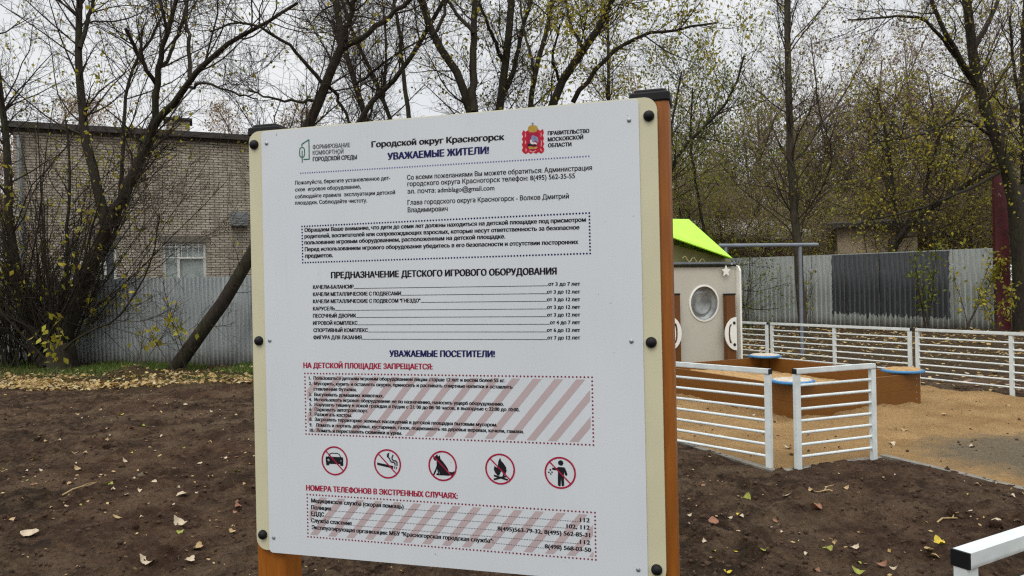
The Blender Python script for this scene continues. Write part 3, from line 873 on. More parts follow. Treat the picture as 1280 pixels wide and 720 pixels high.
line(P_, K, 'Владимирович', 510.4, 265.5, 560, 263.8, 6.2, 0.035)
dotted_box('notice_box', N_, (378.2, 281.8), (737.1, 267.8), (379.3, 327.1), (737.8, 318.2), 100, 0.0024)
P_ = 'notice_box'
for tx, a, b, c, e in (('Обращаем Ваше внимание, что дети до семи лет должны находиться на детской площадке под присмотром', 381.6, 290, 732.4, 277.1),
    ('родителей, воспитателей или сопровождающих взрослых, которые несут ответственность за безопасное', 381.6, 297.8, 724.4, 286.7),
    ('пользование игровым оборудованием, расположенным на детской площадке.', 381.6, 305.6, 631.8, 298.0),
    ('Перед использованием игрового оборудования убедитесь в его безопасности и отсутствии посторонних', 382, 314, 722.9, 304.9),
    ('предметов.', 382.4, 322.2, 416.7, 321.4)):
    line(P_, K, tx, a, b, c, e, 5.2, 0.08)
P_ = 'equipment_table'
line(P_, K, 'ПРЕДНАЗНАЧЕНИЕ ДЕТСКОГО ИГРОВОГО ОБОРУДОВАНИЯ', 414.9, 347.8, 695.8, 342.9, 8.2, 0.09)
for tx, y0, xe, ag, xr, y1 in (('КАЧЕЛИ-БАЛАНСИР', 361.1, 442.7, 'от 3 до 7 лет', 686, 357.1), ('КАЧЕЛИ МЕТАЛЛИЧЕСКИЕ С ПОДВЕСАМИ', 370, 501.6, 'от 3 до 12 лет', 684.2, 366.9),
    ('КАЧЕЛИ МЕТАЛЛИЧЕСКИЕ С ПОДВЕСОМ "ГНЕЗДО"', 378.9, 526, 'от 3 до 12 лет', 684.2, 376.4), ('КАРУСЕЛЬ', 388, 419.3, 'от 3 до 12 лет', 684.4, 386),
    ('ПЕСОЧНЫЙ ДВОРИК', 396.9, 445.8, 'от 3 до 12 лет', 684.4, 395.6), ('ИГРОВОЙ КОМПЛЕКС', 406, 447.6, 'от 4 до 7 лет', 688, 405.1),
    ('СПОРТИВНЫЙ КОМПЛЕКС', 414.9, 460.4, 'от 6 до 12 лет', 684.2, 414.7), ('ФИГУРА ДЛЯ ЛАЗАНИЯ', 423.8, 452.7, 'от 7 до 12 лет', 684.8, 424.2)):
    xl = 392.2 if y0 < 410 else 392.8
    line(P_, K, tx, xl, y0, xe, y0 + (y1 - y0) * (xe - xl) / 333, 4.7, 0.08)
    line(P_, K, ag, xr, y1, 725.3, y1 - 0.1, 4.7, 0.08)
    (a0, b0), (a1, b1) = bp(xe + 0.6, y0 + (y1 - y0) * (xe - xl) / 333), bp(xr - 0.6, y1)
    stroke(P_, K, [(a0, b0), (a1, b1)], 0.0013)
line('subheading', N_, 'УВАЖАЕМЫЕ ПОСЕТИТЕЛИ!', 487.8, 445.6, 618.7, 446.2, 8.0, 0.10)
P_ = 'prohibition_list'
line(P_, C_, 'НА ДЕТСКОЙ ПЛОЩАДКЕ ЗАПРЕЩАЕТСЯ:', 380.4, 459.6, 541.1, 461.5, 6.8, 0.09)
def striped(part, x0, x1, z0, z1, step, wid, slope):
    """slanting pale stripes clipped to a box"""
    hh = z1 - z0; m = 0.006; x0 += m; x1 -= m; z0 += m; z1 -= m; run = (z1 - z0) * slope
    k = x0 - run - wid
    while k < x1:
        q = [(k, z0), (k + wid, z0), (k + wid + run, z1), (k + run, z1)]
        def clip(P, f):
            out = []
            for i in range(len(P)):
                a, b = P[i], P[(i + 1) % len(P)]; fa, fb = f(a), f(b)
                if fa >= 0: out.append(a)
                if fa * fb < 0:
                    t = fa / (fa - fb); out.append((a[0] + (b[0] - a[0]) * t, a[1] + (b[1] - a[1]) * t))
            return out
        q = clip(q, lambda p: p[0] - x0)
        if q: q = clip(q, lambda p: x1 - p[0])
        if len(q) > 2: put(part, 'ink_pink', np.array(q), np.array([(0, i, i + 1) for i in range(1, len(q) - 1)]), -0.0002)
        k += step
bx = dotted_box(P_, 'ink_maroon', (382.2, 466), (740.7, 471.8), (383.1, 541.8), (741.8, 556.2), 84, 0.0024)
striped(P_, *bx, 0.0555, 0.022, 0.84)
for tx, a, b, c, e in (('1.  Пользоваться детским игровым оборудованием лицам старше 12 лет и весом более 55 кг.', 387.1, 474.2, 632, 477.5),
    ('2.  Мусорить, курить и оставлять окурки, приносить и распивать спиртные напитки и оставлять', 387.1, 481, 640.9, 485.6), ('стеклянные бутылки.', 392.9, 487.8, 446.4, 488.8),
    ('3.  Выгуливать домашних животных.', 387.1, 494.6, 480, 496.6), ('4.  Использовать игровое оборудование не по назначению, наносить ущерб оборудованию.', 387.1, 500.9, 630, 507),
    ('5.  Нарушать тишину и покой граждан в будни с 21: 00 до 08: 00 часов, в выходные с 22:00 до 10:00.', 387.6, 507.1, 649.6, 514), ('6.  Парковать автотранспорт.', 387.6, 513.3, 460.7, 515.2),
    ('7.  Разжигать костры.', 387.8, 519.4, 440.4, 520.9), ('8.  Загрязнять территорию зеленых насаждений и детской площадки бытовым мусором.', 387.8, 525.6, 621.8, 532.9),
    ('9.   Ломать и портить деревья, кустарники, газон, подвешивать на деревья веревки, качели, гамаки.', 387.8, 532.6, 655.1, 541.3), ('10.  Ломать и переставлять скамейки и урны.', 388.2, 539.4, 502.9, 543.2)):
    line(P_, K, tx, a, b, c, e, 4.4, 0.09)
P_ = 'emergency_numbers'
line(P_, C_, 'НОМЕРА ТЕЛЕФОНОВ В ЭКСТРЕННЫХ СЛУЧАЯХ:', 383.8, 612.5, 572.5, 623, 7.0, 0.09)
bx = dotted_box(P_, 'ink_maroon', (384.8, 617), (744.3, 640.8), (385.8, 669.5), (744.8, 700), 84, 0.0024)
striped(P_, *bx, 0.0555, 0.022, 0.84)
for tx, a, b, c, e, vl, f, g, h_, i_ in (('Медицинская служба (скорая помощь)', 390, 627.5, 505, 635.4, '112', 725.5, 651.6, 737.3, 652.4), ('Полиция', 390, 636, 414.5, 637.8, '102, 112', 708.8, 659.6, 737.3, 661.6),
    ('ЕДДС', 390, 644, 405.8, 645.2, '8(495)563-79-32, 8(495) 562-85-31', 622.5, 662.4, 737.8, 671), ('Служба спасения', 390, 652.3, 440, 656.1, '112', 725.5, 679.2, 737.8, 680.2),
    ('Эксплуатирующая организация: МБУ "Красногорская городская служба":', 390.5, 660.8, 617, 678.2, '8(498) 568-03-50', 681.5, 684.6, 739, 689.4)):
    line(P_, K, tx, a, b, c, e, 5.2, 0.085); line(P_, K, vl, f, g, h_, i_, 5.4, 0.085)
    A, B = np.array(bp(c + 2, e + 0.2)), np.array(bp(f - 1.5, g - 0.1)); nd = int((B[0] - A[0]) / 0.0042)
    if nd > 3: dots(P_, K, A, B, nd, 0.0011)
# the five prohibition pictograms
def icon(px, py, rpx, shapes):
    cx, cz = bp(px, py); r = abs(bp(px, py - rpx)[1] - cz); nm = 'prohibition_sign'; key = nm + '#%d' % px
    for ink, kind, pts, *w in shapes:
        pp = [(cx + u * r, cz + v * r) for u, v in pts]
        if kind == 'p': poly(key, ink, pp, 0.00003)
        else: stroke(key, ink, pp, w[0] * r, False, 0.00003)
    a = np.linspace(0, 2 * np.pi, 49)[:-1]
    O_ = np.column_stack([cx + r * np.cos(a), cz + r * np.sin(a)]); I_ = np.column_stack([cx + 0.89 * r * np.cos(a), cz + 0.89 * r * np.sin(a)])
    n = 48; T = np.array([(i, (i + 1) % n, n + (i + 1) % n) for i in range(n)] + [(i, n + (i + 1) % n, n + i) for i in range(n)])
    put(key, C_, np.vstack([O_, I_]), T, 0.00012)
    stroke(key, C_, [(cx - 0.66 * r, cz + 0.66 * r), (cx + 0.66 * r, cz - 0.66 * r)], 0.085 * r, False, 0.00016)
circ = lambda x, y, r, n=16, ry=None: [(x + r * math.cos(2 * math.pi * k / n), y + (ry or r) * math.sin(2 * math.pi * k / n)) for k in range(n)]
icon(419, 575.6, 18.2, [(K, 'p', [(-.66, .27), (.62, .27), (.66, .18), (.65, -.33), (.44, -.33), (.42, -.22), (-.40, -.22), (-.42, -.33), (-.64, -.33), (-.68, .15)]),
    (K, 's', [(-.46, .25), (-.34, .46), (-.2, .52), (.22, .52), (.36, .46), (.48, .25)], .06), ('white_sheet', 'p', [(x + 0, y) for x, y in circ(-.47, .03, .09, 10)]), ('white_sheet', 'p', circ(.47, .03, .09, 10))])
icon(485, 579.4, 18.4, [(K, 'p', [(-.76, .06), (.42, -.12), (.42, -.30), (-.76, -.10)]), (K, 'p', [(.50, -.14), (.56, -.15), (.56, -.32), (.50, -.31)]), (K, 'p', [(.62, -.16), (.68, -.17), (.68, -.34), (.62, -.33)]),
    (K, 's', [(.70, -.08), (.70, .14), (.62, .22), (.45, .24), (.36, .30), (.34, .42), (.42, .60)], .085), (K, 's', [(.56, -.06), (.55, .06), (.46, .12), (.30, .14), (.20, .24), (.16, .38)], .085),
    (K, 'p', [(.16, .78), (.04, .72), (-.04, .60), (-.02, .46), (.10, .36), (.20, .36), (.12, .48), (.12, .62)])])
icon(553.8, 582, 19.0, [(K, 'p', [(-.66, .50), (-.50, .62), (-.36, .76), (-.30, .60), (-.18, .70), (-.14, .46), (.02, .30), (.22, .06), (.36, -.16), (.44, -.36), (.70, -.38), (.80, -.28), (.82, -.40), (.66, -.58), (.40, -.62), (-.44, -.62), (-.46, -.54), (-.34, -.48),
    (-.40, -.10), (-.42, .16), (-.40, .34), (-.56, .34)]), ('white_sheet', 'p', [(-.26, -.30), (-.18, -.54), (-.30, -.54)]), (K, 's', [(-.36, .0), (-.50, -.34), (-.62, -.58)], .10)])
icon(625.5, 585.9, 19.4, [(K, 'p', [(.02, .74), (.10, .52), (.26, .36), (.40, .16), (.44, -.10), (.34, -.34), (.16, -.48), (.20, -.30), (.10, -.10), (.02, -.24), (-.06, -.42), (-.18, -.42), (-.34, -.24), (-.42, -.02), (-.36, .20), (-.22, .08), (-.14, .24), (-.10, .50)]),
    (K, 's', [(-.38, -.44), (.46, -.66)], .12), (K, 's', [(.40, -.44), (-.40, -.68)], .12)])
icon(700.5, 590.6, 20.0, [(K, 'p', circ(.05, .62, .17)), (K, 'p', [(-.12, .36), (.24, .36), (.34, .28), (.46, -.06), (.42, -.16), (.32, -.14), (.26, .06), (.24, -.06), (.24, -.78), (.16, -.84), (.08, -.80), (.05, -.30), (.02, -.80), (-.06, -.84), (-.16, -.78), (-.14, .02), (-.16, .14), (-.44, .16), (-.52, .20), (-.50, .30), (-.22, .30)]),
    (K, 'p', circ(-.62, .16, .06, 8)), (K, 'p', circ(-.72, .0, .055, 8)), (K, 'p', circ(-.52, .02, .055, 8)), (K, 'p', circ(-.60, -.10, .05, 8))])
# coat of arms beside the government lettering
P_ = 'coat_of_arms'
eb = lambda zx, zy: bp(640 + zx / 13.08, 145 + zy / 13.08)
red = []
for k in range(9): red.append((190 + 320 * k / 8 - 175 * 0, 250 - 20 * k / 8 + (14 if k % 2 else -14)))
for k in range(1, 9): red.append((510 + (14 if k % 2 else -6) + 12 * k / 8, 230 + 365 * k / 8))
for k in range(1, 9): red.append((522 - 335 * k / 8, 600 + 8 * k / 8 + (18 if k % 2 else -8)))
for k in range(1, 8): red.append((187 + (-16 if k % 2 else 6) - 6, 608 - 358 * k / 8))
poly(P_, 'ink_red', [eb(*p) for p in red])
poly(P_, 'ink_crimson', [eb(*p) for p in ((250, 275), (440, 268), (448, 540), (400, 560), (350, 585), (300, 562), (248, 545))], 0.00002)
poly(P_, 'ink_gold', [eb(*p) for p in ((290, 268), (262, 215), (272, 180), (310, 158), (345, 150), (385, 156), (418, 176), (428, 210), (405, 262), (350, 272))], 0.00004)
stroke(P_, 'ink_steel', [eb(342, 160), eb(342, 112)], 0.0024, False, 0.00004); stroke(P_, 'ink_steel', [eb(328, 130), eb(357, 128)], 0.002, False, 0.00005)
poly(P_, 'ink_steel', [eb(*p) for p in ((318, 350), (340, 318), (372, 326), (402, 340), (428, 352), (440, 420), (425, 452), (405, 418), (372, 412), (350, 428), (330, 440), (312, 420), (325, 392))], 0.00004)
poly(P_, 'white_sheet', [eb(*p) for p in ((300, 400), (322, 385), (330, 420), (350, 440), (384, 430), (414, 455), (408, 470), (372, 460), (336, 470), (308, 452))], 0.00006)
poly(P_, 'ink_black', [eb(*p) for p in ((262, 452), (300, 460), (360, 468), (400, 476), (412, 500), (330, 492), (290, 502), (258, 500))], 0.00007)
poly(P_, 'ink_gold', [eb(*p) for p in ((268, 508), (300, 500), (360, 520), (412, 500), (425, 520), (398, 545), (340, 538), (290, 548))], 0.00008)
for q in ((222, 285, 340), (222, 410, 455), (478, 280, 335), (482, 405, 500), (232, 540, 580)):
    stroke(P_, 'ink_rose', [eb(q[0], q[1]), eb(q[0] + 6, (q[1] + q[2]) / 2), eb(q[0], q[2])], 0.0022, False, 0.00005)
stroke(P_, 'ink_rose', [eb(300, 575), eb(345, 595), eb(390, 572)], 0.0022, False, 0.00005); stroke(P_, 'ink_rose', [eb(470, 545), eb(490, 575)], 0.0022, False, 0.00005)
# link one mesh per printed block
blocks = {}
for (part, ink), e in LET.items(): blocks.setdefault(part, []).append((ink, np.vstack(e[0]), np.vstack(e[1])))
for part, lst in blocks.items():
    V, T, mi, off, mats = [], [], [], 0, []
    for k, (ink, v, t) in enumerate(lst):
        V.append(v); T.append(t + off); off += len(v); mi.append(np.full(len(t), k)); mats.append(M[ink])
    me = np_mesh(part.split('#')[0], np.vstack(V), tris=np.vstack(T))
    o = link_mesh(part.split('#')[0], me, mats, face)
    me.polygons.foreach_set('material_index', np.concatenate(mi).astype(np.int32)); me.update()
bpy.data.objects.remove(_fo); bpy.data.curves.remove(_fc)
# ------------------------------------------------------------------ white railings
def railing(a, b, label, group, posts=(0.0, 1.0), height=0.85, bars=7, caps=(True, True), sink=0.25, z0=0.0):
    a = Vector((a[0], a[1], 0)); b = Vector((b[0], b[1], 0)); d = b - a; L = d.length
    root = empty('railing', (a.x, a.y, z0), math.atan2(d.y, d.x)); tag(root, label, 'railing', group)
    H, W, D = height, 0.05, 0.036
    for f in posts:
        x = f * L
        x = min(max(x, W / 2), L - W / 2)
        bm = bmesh.new(); add_box(bm, x - W / 2, x + W / 2, -D / 2, D / 2, -sink, H - 0.0425)
        bm_obj('post', bm, M['white_metal'], root, bevel=0.003)
    bm = bmesh.new(); add_box(bm, 0.004, L - 0.004, -0.024, 0.024, H - 0.042, H)
    bm_obj('top_rail', bm, M['white_metal'], root, bevel=0.004)
    for i, c in enumerate(caps):
        if not c: continue
        bm = bmesh.new(); x0, x1 = ((-0.002, 0.006) if i == 0 else (L - 0.006, L + 0.002))
        add_box(bm, x0, x1, -0.0245, 0.0245, H - 0.0425, H + 0.0005); bm_obj('end_cap', bm, M['black_plastic'], root, bevel=0.002)
    for k in range(bars):
        z = 0.115 + (H - 0.04 - 0.115) * k / bars
        bm = bmesh.new(); add_tube(bm, [(W * 0.9, 0, z), (L - W * 0.9, 0, z)], 0.0125, 10); bm_obj('bar', bm, M['white_metal'], root, smooth=True)
    return root
gp = lambda px, py: on_ground(px, py)
ra = on_ground(965.5, 588.5); rb = at(843, 537, 6.93)
dv = Vector((rb.x - ra.x, rb.y - ra.y, 0)).normalized()
G_ = 'white railing sections round the sandpit'
railing(ra, ra + dv * 2.65, 'white railing section beside the brown post, left of the gap in front of the sandbox', G_, (0.0, 0.5, 1.0))
ga = on_ground(995, 589); gb = on_ground(1095, 575.5)
railing(ga, gb, 'short white railing section right of the gap in front of the sandbox', G_, (0.0, 1.0))
na = at(1200, 688, 1.955); nd_ = Vector((0.235, 0.13, 0)).normalized()
railing((na.x, na.y), Vector((na.x, na.y, 0)) + nd_ * 0.95, 'nearest white railing section, its black end cap at the bottom right corner', G_, (0.0, 1.0))
p_at = lambda t: BF0 + BFD * t
railing(p_at(1.30), p_at(-1.36), 'back white railing section at the right edge behind the sand', G_, (0.0, 0.5, 1.0))
railing(p_at(4.05), p_at(1.37), 'back white railing section directly behind the brown sandbox', G_, (0.0, 0.5, 1.0))
railing(p_at(6.80), p_at(4.12), 'farthest white railing section, partly behind the playhouse', G_, (0.0, 0.5, 1.0))

# ------------------------------------------------------------------ sandbox with round corner seats
SN = on_ground(991, 522); SR = on_ground(1151, 503)
du = (SR - SN); du.z = 0; SL = du.length; du.normalize(); dw = Vector((-du.y, du.x, 0)); SW = 2.75
box = empty('sandbox', (SN.x, SN.y, 0), math.atan2(du.y, du.x)); tag(box, 'square brown wooden sandbox with board sides on the sand', 'sandbox')
HB_, TB = 0.37, 0.042
for (x0, x1, y0, y1) in ((0, SL, 0, TB), (0, SL, SW - TB, SW), (0, TB, TB + 0.002, SW - TB - 0.002), (SL - TB, SL, TB + 0.002, SW - TB - 0.002)):
    bm = bmesh.new(); add_box(bm, x0, x1, y0, y1, -0.03, 0.178); add_box(bm, x0, x1, y0, y1, 0.180, HB_)
    bm_obj('side_board', bm, M['box_wood'], box, bevel=0.003, seg=1)
for (x, y) in ((TB + 0.05, TB + 0.05), (SL - TB - 0.05, TB + 0.05), (TB + 0.05, SW - TB - 0.05), (SL - TB - 0.05, SW - TB - 0.05)):
    bm = bmesh.new(); add_box(bm, x - 0.045, x + 0.045, y - 0.045, y + 0.045, -0.2, HB_ - 0.012); bm_obj('corner_post', bm, M['box_wood'], box)
for z in (0.05, 0.135, 0.225, 0.31):
    for x in (0.075, SL - 0.075):
        bm = bmesh.new(); add_lathe(bm, [(0.009, 0), (0.008, 0.003), (0.0, 0.0045)], 10, Matrix.Translation((x, 0, z)) @ Matrix.Rotation(R(90), 4, 'X')); bm_obj('bolt', bm, M['steel'], box)
# sand heaped inside, highest at the back
ix = np.linspace(TB + 0.001, SL - TB - 0.001, 60); iy = np.linspace(TB + 0.001, SW - TB - 0.001, 70)
X, Y = np.meshgrid(ix, iy); Z = 0.16 + 0.13 * sstep(0.8, 2.6, Y) * sstep(2.0, 0.3, X) + (fbm(X * 4, Y * 4, 4) - 0.5) * 0.09
idx = np.arange(X.size).reshape(X.shape); q = np.stack([idx[:-1, :-1], idx[:-1, 1:], idx[1:, 1:], idx[1:, :-1]], -1).reshape(-1, 4)
M['sand_loose'] = simple('loose_sand', (0.37, 0.235, 0.105), 0.95, 0.35, 20, bump=0.7, bscale=70, spec=0.15)
o = link_mesh('sand_fill', np_mesh('sand_fill', np.stack([X, Y, Z], -1).reshape(-1, 3), quads=q, smooth=True), M['sand_loose'], box)
M['sand_pale'] = simple('pale_dry_sand', (0.47, 0.42, 0.34), 0.95, 0.3, 20, bump=0.7, bscale=70, spec=0.15)
def seat(x, y, label, heap):
    p = SN + du * x + dw * y
    s = empty('corner_seat', (p.x, p.y, HB_), math.atan2(du.y, du.x) + R(45)); tag(s, label, 'seat', 'round seats on the sandbox corners')
    bm = bmesh.new(); add_lathe(bm, [(0, 0.012), (0.225, 0.012), (0.245, 0.018), (0.255, 0.030), (0.252, 0.046), (0.235, 0.052), (0, 0.052)], 36); bm_obj('seat_disc', bm, M['blue'], s, smooth=True)
    bm = bmesh.new(); add_lathe(bm, [(0, 0.001), (0.12, 0.001), (0.16, 0.0115), (0, 0.0115)], 24); bm_obj('seat_base', bm, M['black_plastic'], s)
    bm = bmesh.new()
    prof = [(0.232, 0.0525), (0.20, 0.058 + heap * 0.3), (0.13, 0.060 + heap * 0.7), (0.06, 0.060 + heap), (0, 0.060 + heap)]
    add_lathe(bm, prof, 30)
    for v in bm.verts:
        v.co.z += 0.014 * (float(vnoise(v.co.x * 22 + x * 9, v.co.y * 22 + 4)) - 0.4) if v.co.xy.length < 0.225 else 0
        v.co.xy *= 1 - 0.08 * float(vnoise(v.co.x * 14 + 3, v.co.y * 14 + x))
    bm_obj('spilled_sand', bm, M['sand_pale' if heap < 0.015 else 'sand_loose'], s, smooth=True)
seat(0.12, 0.12, 'blue round seat with sand on it behind the short white railing section', 0.006)
seat(SL - 0.14, 0.14, 'blue round seat with the most sand on it at the right sandbox corner', 0.018)
seat(SL - 0.12, SW - 0.12, 'blue round seat at the back sandbox corner next to the playhouse', 0.012)

# ------------------------------------------------------------------ playhouse
ph_r = at(921, 400, 13.1)
pw, pdv = du.copy(), dw.copy()
ph = empty('playhouse', (ph_r.x, ph_r.y, 0), math.atan2(pw.y, pw.x)); tag(ph, 'cream playhouse with lime green roof and round porthole window behind the sandbox', 'playhouse')
def phl(px, py, off=0.0):
    """playhouse wall coordinates (along, height) of a photo pixel; off = distance in front of the wall"""
    r = ray(px, py); n = pdv; o = Vector((0, 0, CAM_H)); p0 = ph_r - pdv * off; p0.z = 0
    t = (p0 - o).dot(n) / r.dot(n); p = o + r * t; return (p - ph_r).dot(pw), p.z
WZ = phl(915, 334)[1]; WX0 = -2.9
# end wall with its porthole cut out
cxp, czp = phl(880, 379); rp = 0.30
bm = bmesh.new()
N = 40; outer = []
for k in range(N):
    a = 2 * math.pi * k / N; c, s_ = math.cos(a), math.sin(a)
    ts = []
    if c > 1e-6: ts.append((0.0 - cxp) / c)
    if c < -1e-6: ts.append((WX0 - cxp) / c)
    if s_ > 1e-6: ts.append((WZ - czp) / s_)
    if s_ < -1e-6: ts.append((-0.1 - czp) / s_)
    t = min(x for x in ts if x > 0); outer.append((cxp + c * t, czp + s_ * t))
for corner in ((0.0, WZ), (WX0, WZ), (WX0, -0.1), (0.0, -0.1)):
    k = min(range(N), key=lambda i: (outer[i][0] - corner[0]) ** 2 + (outer[i][1] - corner[1]) ** 2); outer[k] = corner
inner = [(cxp + rp * math.cos(2 * math.pi * k / N), czp + rp * math.sin(2 * math.pi * k / N)) for k in range(N)]
vo = [[bm.verts.new((x, y, z)) for x, z in outer] for y in (0, 0.02)]; vi = [[bm.verts.new((x, y, z)) for x, z in inner] for y in (0, 0.02)]
for k in range(N):
    j = (k + 1) % N
    bm.faces.new((vo[0][k], vo[0][j], vi[0][j], vi[0][k])); bm.faces.new((vo[1][k], vi[1][k], vi[1][j], vo[1][j]))
    bm.faces.new((vo[0][k], vo[1][k], vo[1][j], vo[0][j])); bm.faces.new((vi[0][k], vi[0][j], vi[1][j], vi[1][k]))
bm_obj('wall', bm, M['playhouse_wall'], ph)
bm = bmesh.new(); add_lathe(bm, [(rp - 0.004, 0), (rp * 0.96, -0.05), (rp * 0.8, -0.085), (rp * 0.62, -0.06), (rp * 0.5, -0.085), (rp * 0.3, -0.10), (0, -0.105)], 32, Matrix.Translation((cxp, 0.004, czp)) @ Matrix.Rotation(R(90), 4, 'X')); pt = bm_obj('porthole', bm, M['dome'], ph, smooth=True)
bm = bmesh.new(); a_ = [(rp - 0.008, 0.0), (rp + 0.02, 0.0), (rp + 0.02, 0.012), (rp - 0.008, 0.016), (rp - 0.008, 0.0)]
add_lathe(bm, a_, 40, Matrix.Translation((cxp, -0.001, czp)) @ Matrix.Rotation(R(90), 4, 'X')); bm_obj('porthole_ring', bm, M['white_plastic'], pt, smooth=True)
# side wall edge (thick cream plate running back) and far wall
bm = bmesh.new(); add_prism(bm, [(-0.09, -0.1), (1.15, -0.1), (1.15, WZ - 0.02), (0.55, WZ + 0.16), (-0.05, WZ + 0.02), (-0.09, WZ - 0.06)], 0, 0.038, Matrix(((0, 1, 0, 0.004), (1, 0, 0, 0.0), (0, 0, 1, 0), (0, 0, 0, 1)))); bm_obj('side_wall', bm, M['white_plastic'], ph, bevel=0.004)
bm = bmesh.new(); add_box(bm, WX0 - 0.03, WX0 - 0.002, -0.05, 1.15, -0.1, WZ); bm_obj('side_wall', bm, M['white_plastic'], ph, bevel=0.004)
bm = bmesh.new(); add_box(bm, WX0, -0.002, 1.12, 1.14, -0.1, WZ + 0.35); bm_obj('back_wall', bm, M['dark_interior'], ph)
# posts with handle plates
for px in (913, 843.5):
    s0, zt = phl(px, 369, 0.10)
    bm = bmesh.new(); add_box(bm, s0 - 0.095, s0 + 0.095, -0.115, -0.025, -0.2, zt); po = bm_obj('post', bm, M['dark_wood'], ph, bevel=0.006)
    bm = bmesh.new(); add_box(bm, s0 - 0.10, s0 + 0.10, -0.12, -0.020, zt + 0.001, zt + 0.03); bm_obj('post_cap', bm, M['black_plastic'], po, bevel=0.006)
    # D shaped plate with a curved slot, two bolts
    sg = 1 if px > 880 else -1
    xb, zb = phl(920.5 if px > 880 else 836, 417, 0.13); Rz = 0.29
    oc = [(0.0, -Rz)] + [(-sg * 0.255 * math.cos(R(a)), Rz * math.sin(R(a))) for a in range(-82, 83, 8)] + [(0.0, Rz)]
    sl = [(-sg * (0.135 + 0.045 * math.cos(R(a)) * 1.0), 0.17 * math.sin(R(a))) for a in range(-80, 81, 16)] + [(-sg * (0.085 + 0.055 * math.cos(R(a))), 0.165 * math.sin(R(a))) for a in range(80, -81, -16)]
    vs = [Vector((xb + x, zb + z)) for x, z in oc + sl]; no = len(oc); nl = len(sl)
    V, E, F, *_ = delaunay_2d_cdt(vs, [(i, (i + 1) % no) for i in range(no)] + [(no + i, no + (i + 1) % nl) for i in range(nl)], [], 1, 1e-6)
    bm = bmesh.new(); bv = [bm.verts.new((v.x, -0.142, v.y)) for v in V]
    def in_slot(f):
        cx_ = sum(V[i].x for i in f) / len(f) - xb; cz_ = sum(V[i].y for i in f) / len(f) - zb; ins = False
        for i in range(nl):
            (x1, z1), (x2, z2) = sl[i], sl[(i + 1) % nl]
            if (z1 > cz_) != (z2 > cz_) and cx_ < (x2 - x1) * (cz_ - z1) / (z2 - z1) + x1: ins = not ins
        return ins
    for f in F:
        if not in_slot(f): bm.faces.new([bv[i] for i in f])
    for v in [v for v in bm.verts if not v.link_faces]: bm.verts.remove(v)
    ex = bmesh.ops.extrude_face_region(bm, geom=bm.faces[:]); bmesh.ops.translate(bm, vec=(0, 0.018, 0), verts=[g for g in ex['geom'] if isinstance(g, bmesh.types.BMVert)])
    hp = bm_obj('handle_plate', bm, M['white_plastic'], ph)
    for dz in (-0.19, 0.19):
        bm = bmesh.new(); add_lathe(bm, [(0.028, 0), (0.024, 0.012), (0.012, 0.018), (0, 0.019)], 14, Matrix.Translation((xb - sg * 0.055, -0.142, zb + dz)) @ Matrix.Rotation(R(90), 4, 'X')); bm_obj('bolt_cap', bm, M['black_plastic'], hp, smooth=True)
# eave rails, star, wavy wire
zr = phl(880, 332)[1]
bm = bmesh.new(); add_tube(bm, [(WX0, -0.03, zr), (-0.03, -0.03, zr)], 0.020, 10); bm_obj('lower_rail', bm, M['black_plastic'], ph, smooth=True)
bm = bmesh.new(); add_box(bm, WX0, -0.03, -0.045, -0.012, zr + 0.030, zr + 0.062); bm_obj('upper_rail', bm, M['grey_paint'], ph)
bm = bmesh.new(); xs_, zs_ = phl(905, 339)
add_prism(bm, [(xs_ + (0.105 if k % 2 == 0 else 0.05) * math.sin(k * math.pi / 5), zs_ + (0.105 if k % 2 == 0 else 0.05) * math.cos(k * math.pi / 5)) for k in range(10)], -0.06, -0.045); bm_obj('star_plate', bm, M['white_plastic'], ph)
bm = bmesh.new(); x0_, z0_ = phl(854, 323); add_tube(bm, [(x0_ + 0.034 * k, 0.02, z0_ + 0.045 * math.sin(k * 1.15) - 0.004 * k) for k in range(15)], 0.010, 6); bm_obj('wavy_wire', bm, M['yellow_rope'], ph, smooth=True)
# folded lime roof
def ph3(px, py, back):
    a = phl(px, py, -back); return Vector((a[0], back, a[1]))
rA = ph3(915.5, 322.5, -0.12); rB = ph3(861, 274, 0.95); rF = ph3(838, 295.5, -0.16); sl_ = (rF - rA) / (rA.x - rF.x)
apx = -1.45; rF2 = rA + sl_ * (rA.x - apx); rC = Vector((apx, 0.95, rB.z))
vsr = [rA, rB, rC, rF2, Vector((2 * apx - rB.x, 0.95, rB.z)), Vector((2 * apx - rA.x, rA.y, rA.z))]
low = [Vector((0.06, 1.25, rA.z + 0.1)), Vector((2 * apx - 0.06, 1.25, rA.z + 0.1))]
bm = bmesh.new(); add_prism(bm, [(-0.02, WZ + 0.003), (-0.02, rA.z - 0.03), (apx, rF2.z - 0.06), (2 * apx + 0.02, rA.z - 0.03), (2 * apx + 0.02, WZ + 0.003)], 0.10, 0.115); bm_obj('gable_panel', bm, M['dark_interior'], ph)
bm = bmesh.new(); bv = [bm.verts.new(v) for v in vsr + low]
for f in ((0, 1, 2, 3), (3, 2, 4, 5), (0, 6, 1), (1, 6, 7, 4, 2), (4, 7, 5)): bm.faces.new([bv[i] for i in f])
bmesh.ops.recalc_face_normals(bm, faces=bm.faces)
rfo = bm_obj('roof', bm, M['lime'], ph); sm = rfo.modifiers.new('thickness', 'SOLIDIFY'); sm.thickness = 0.018; sm.offset = -1
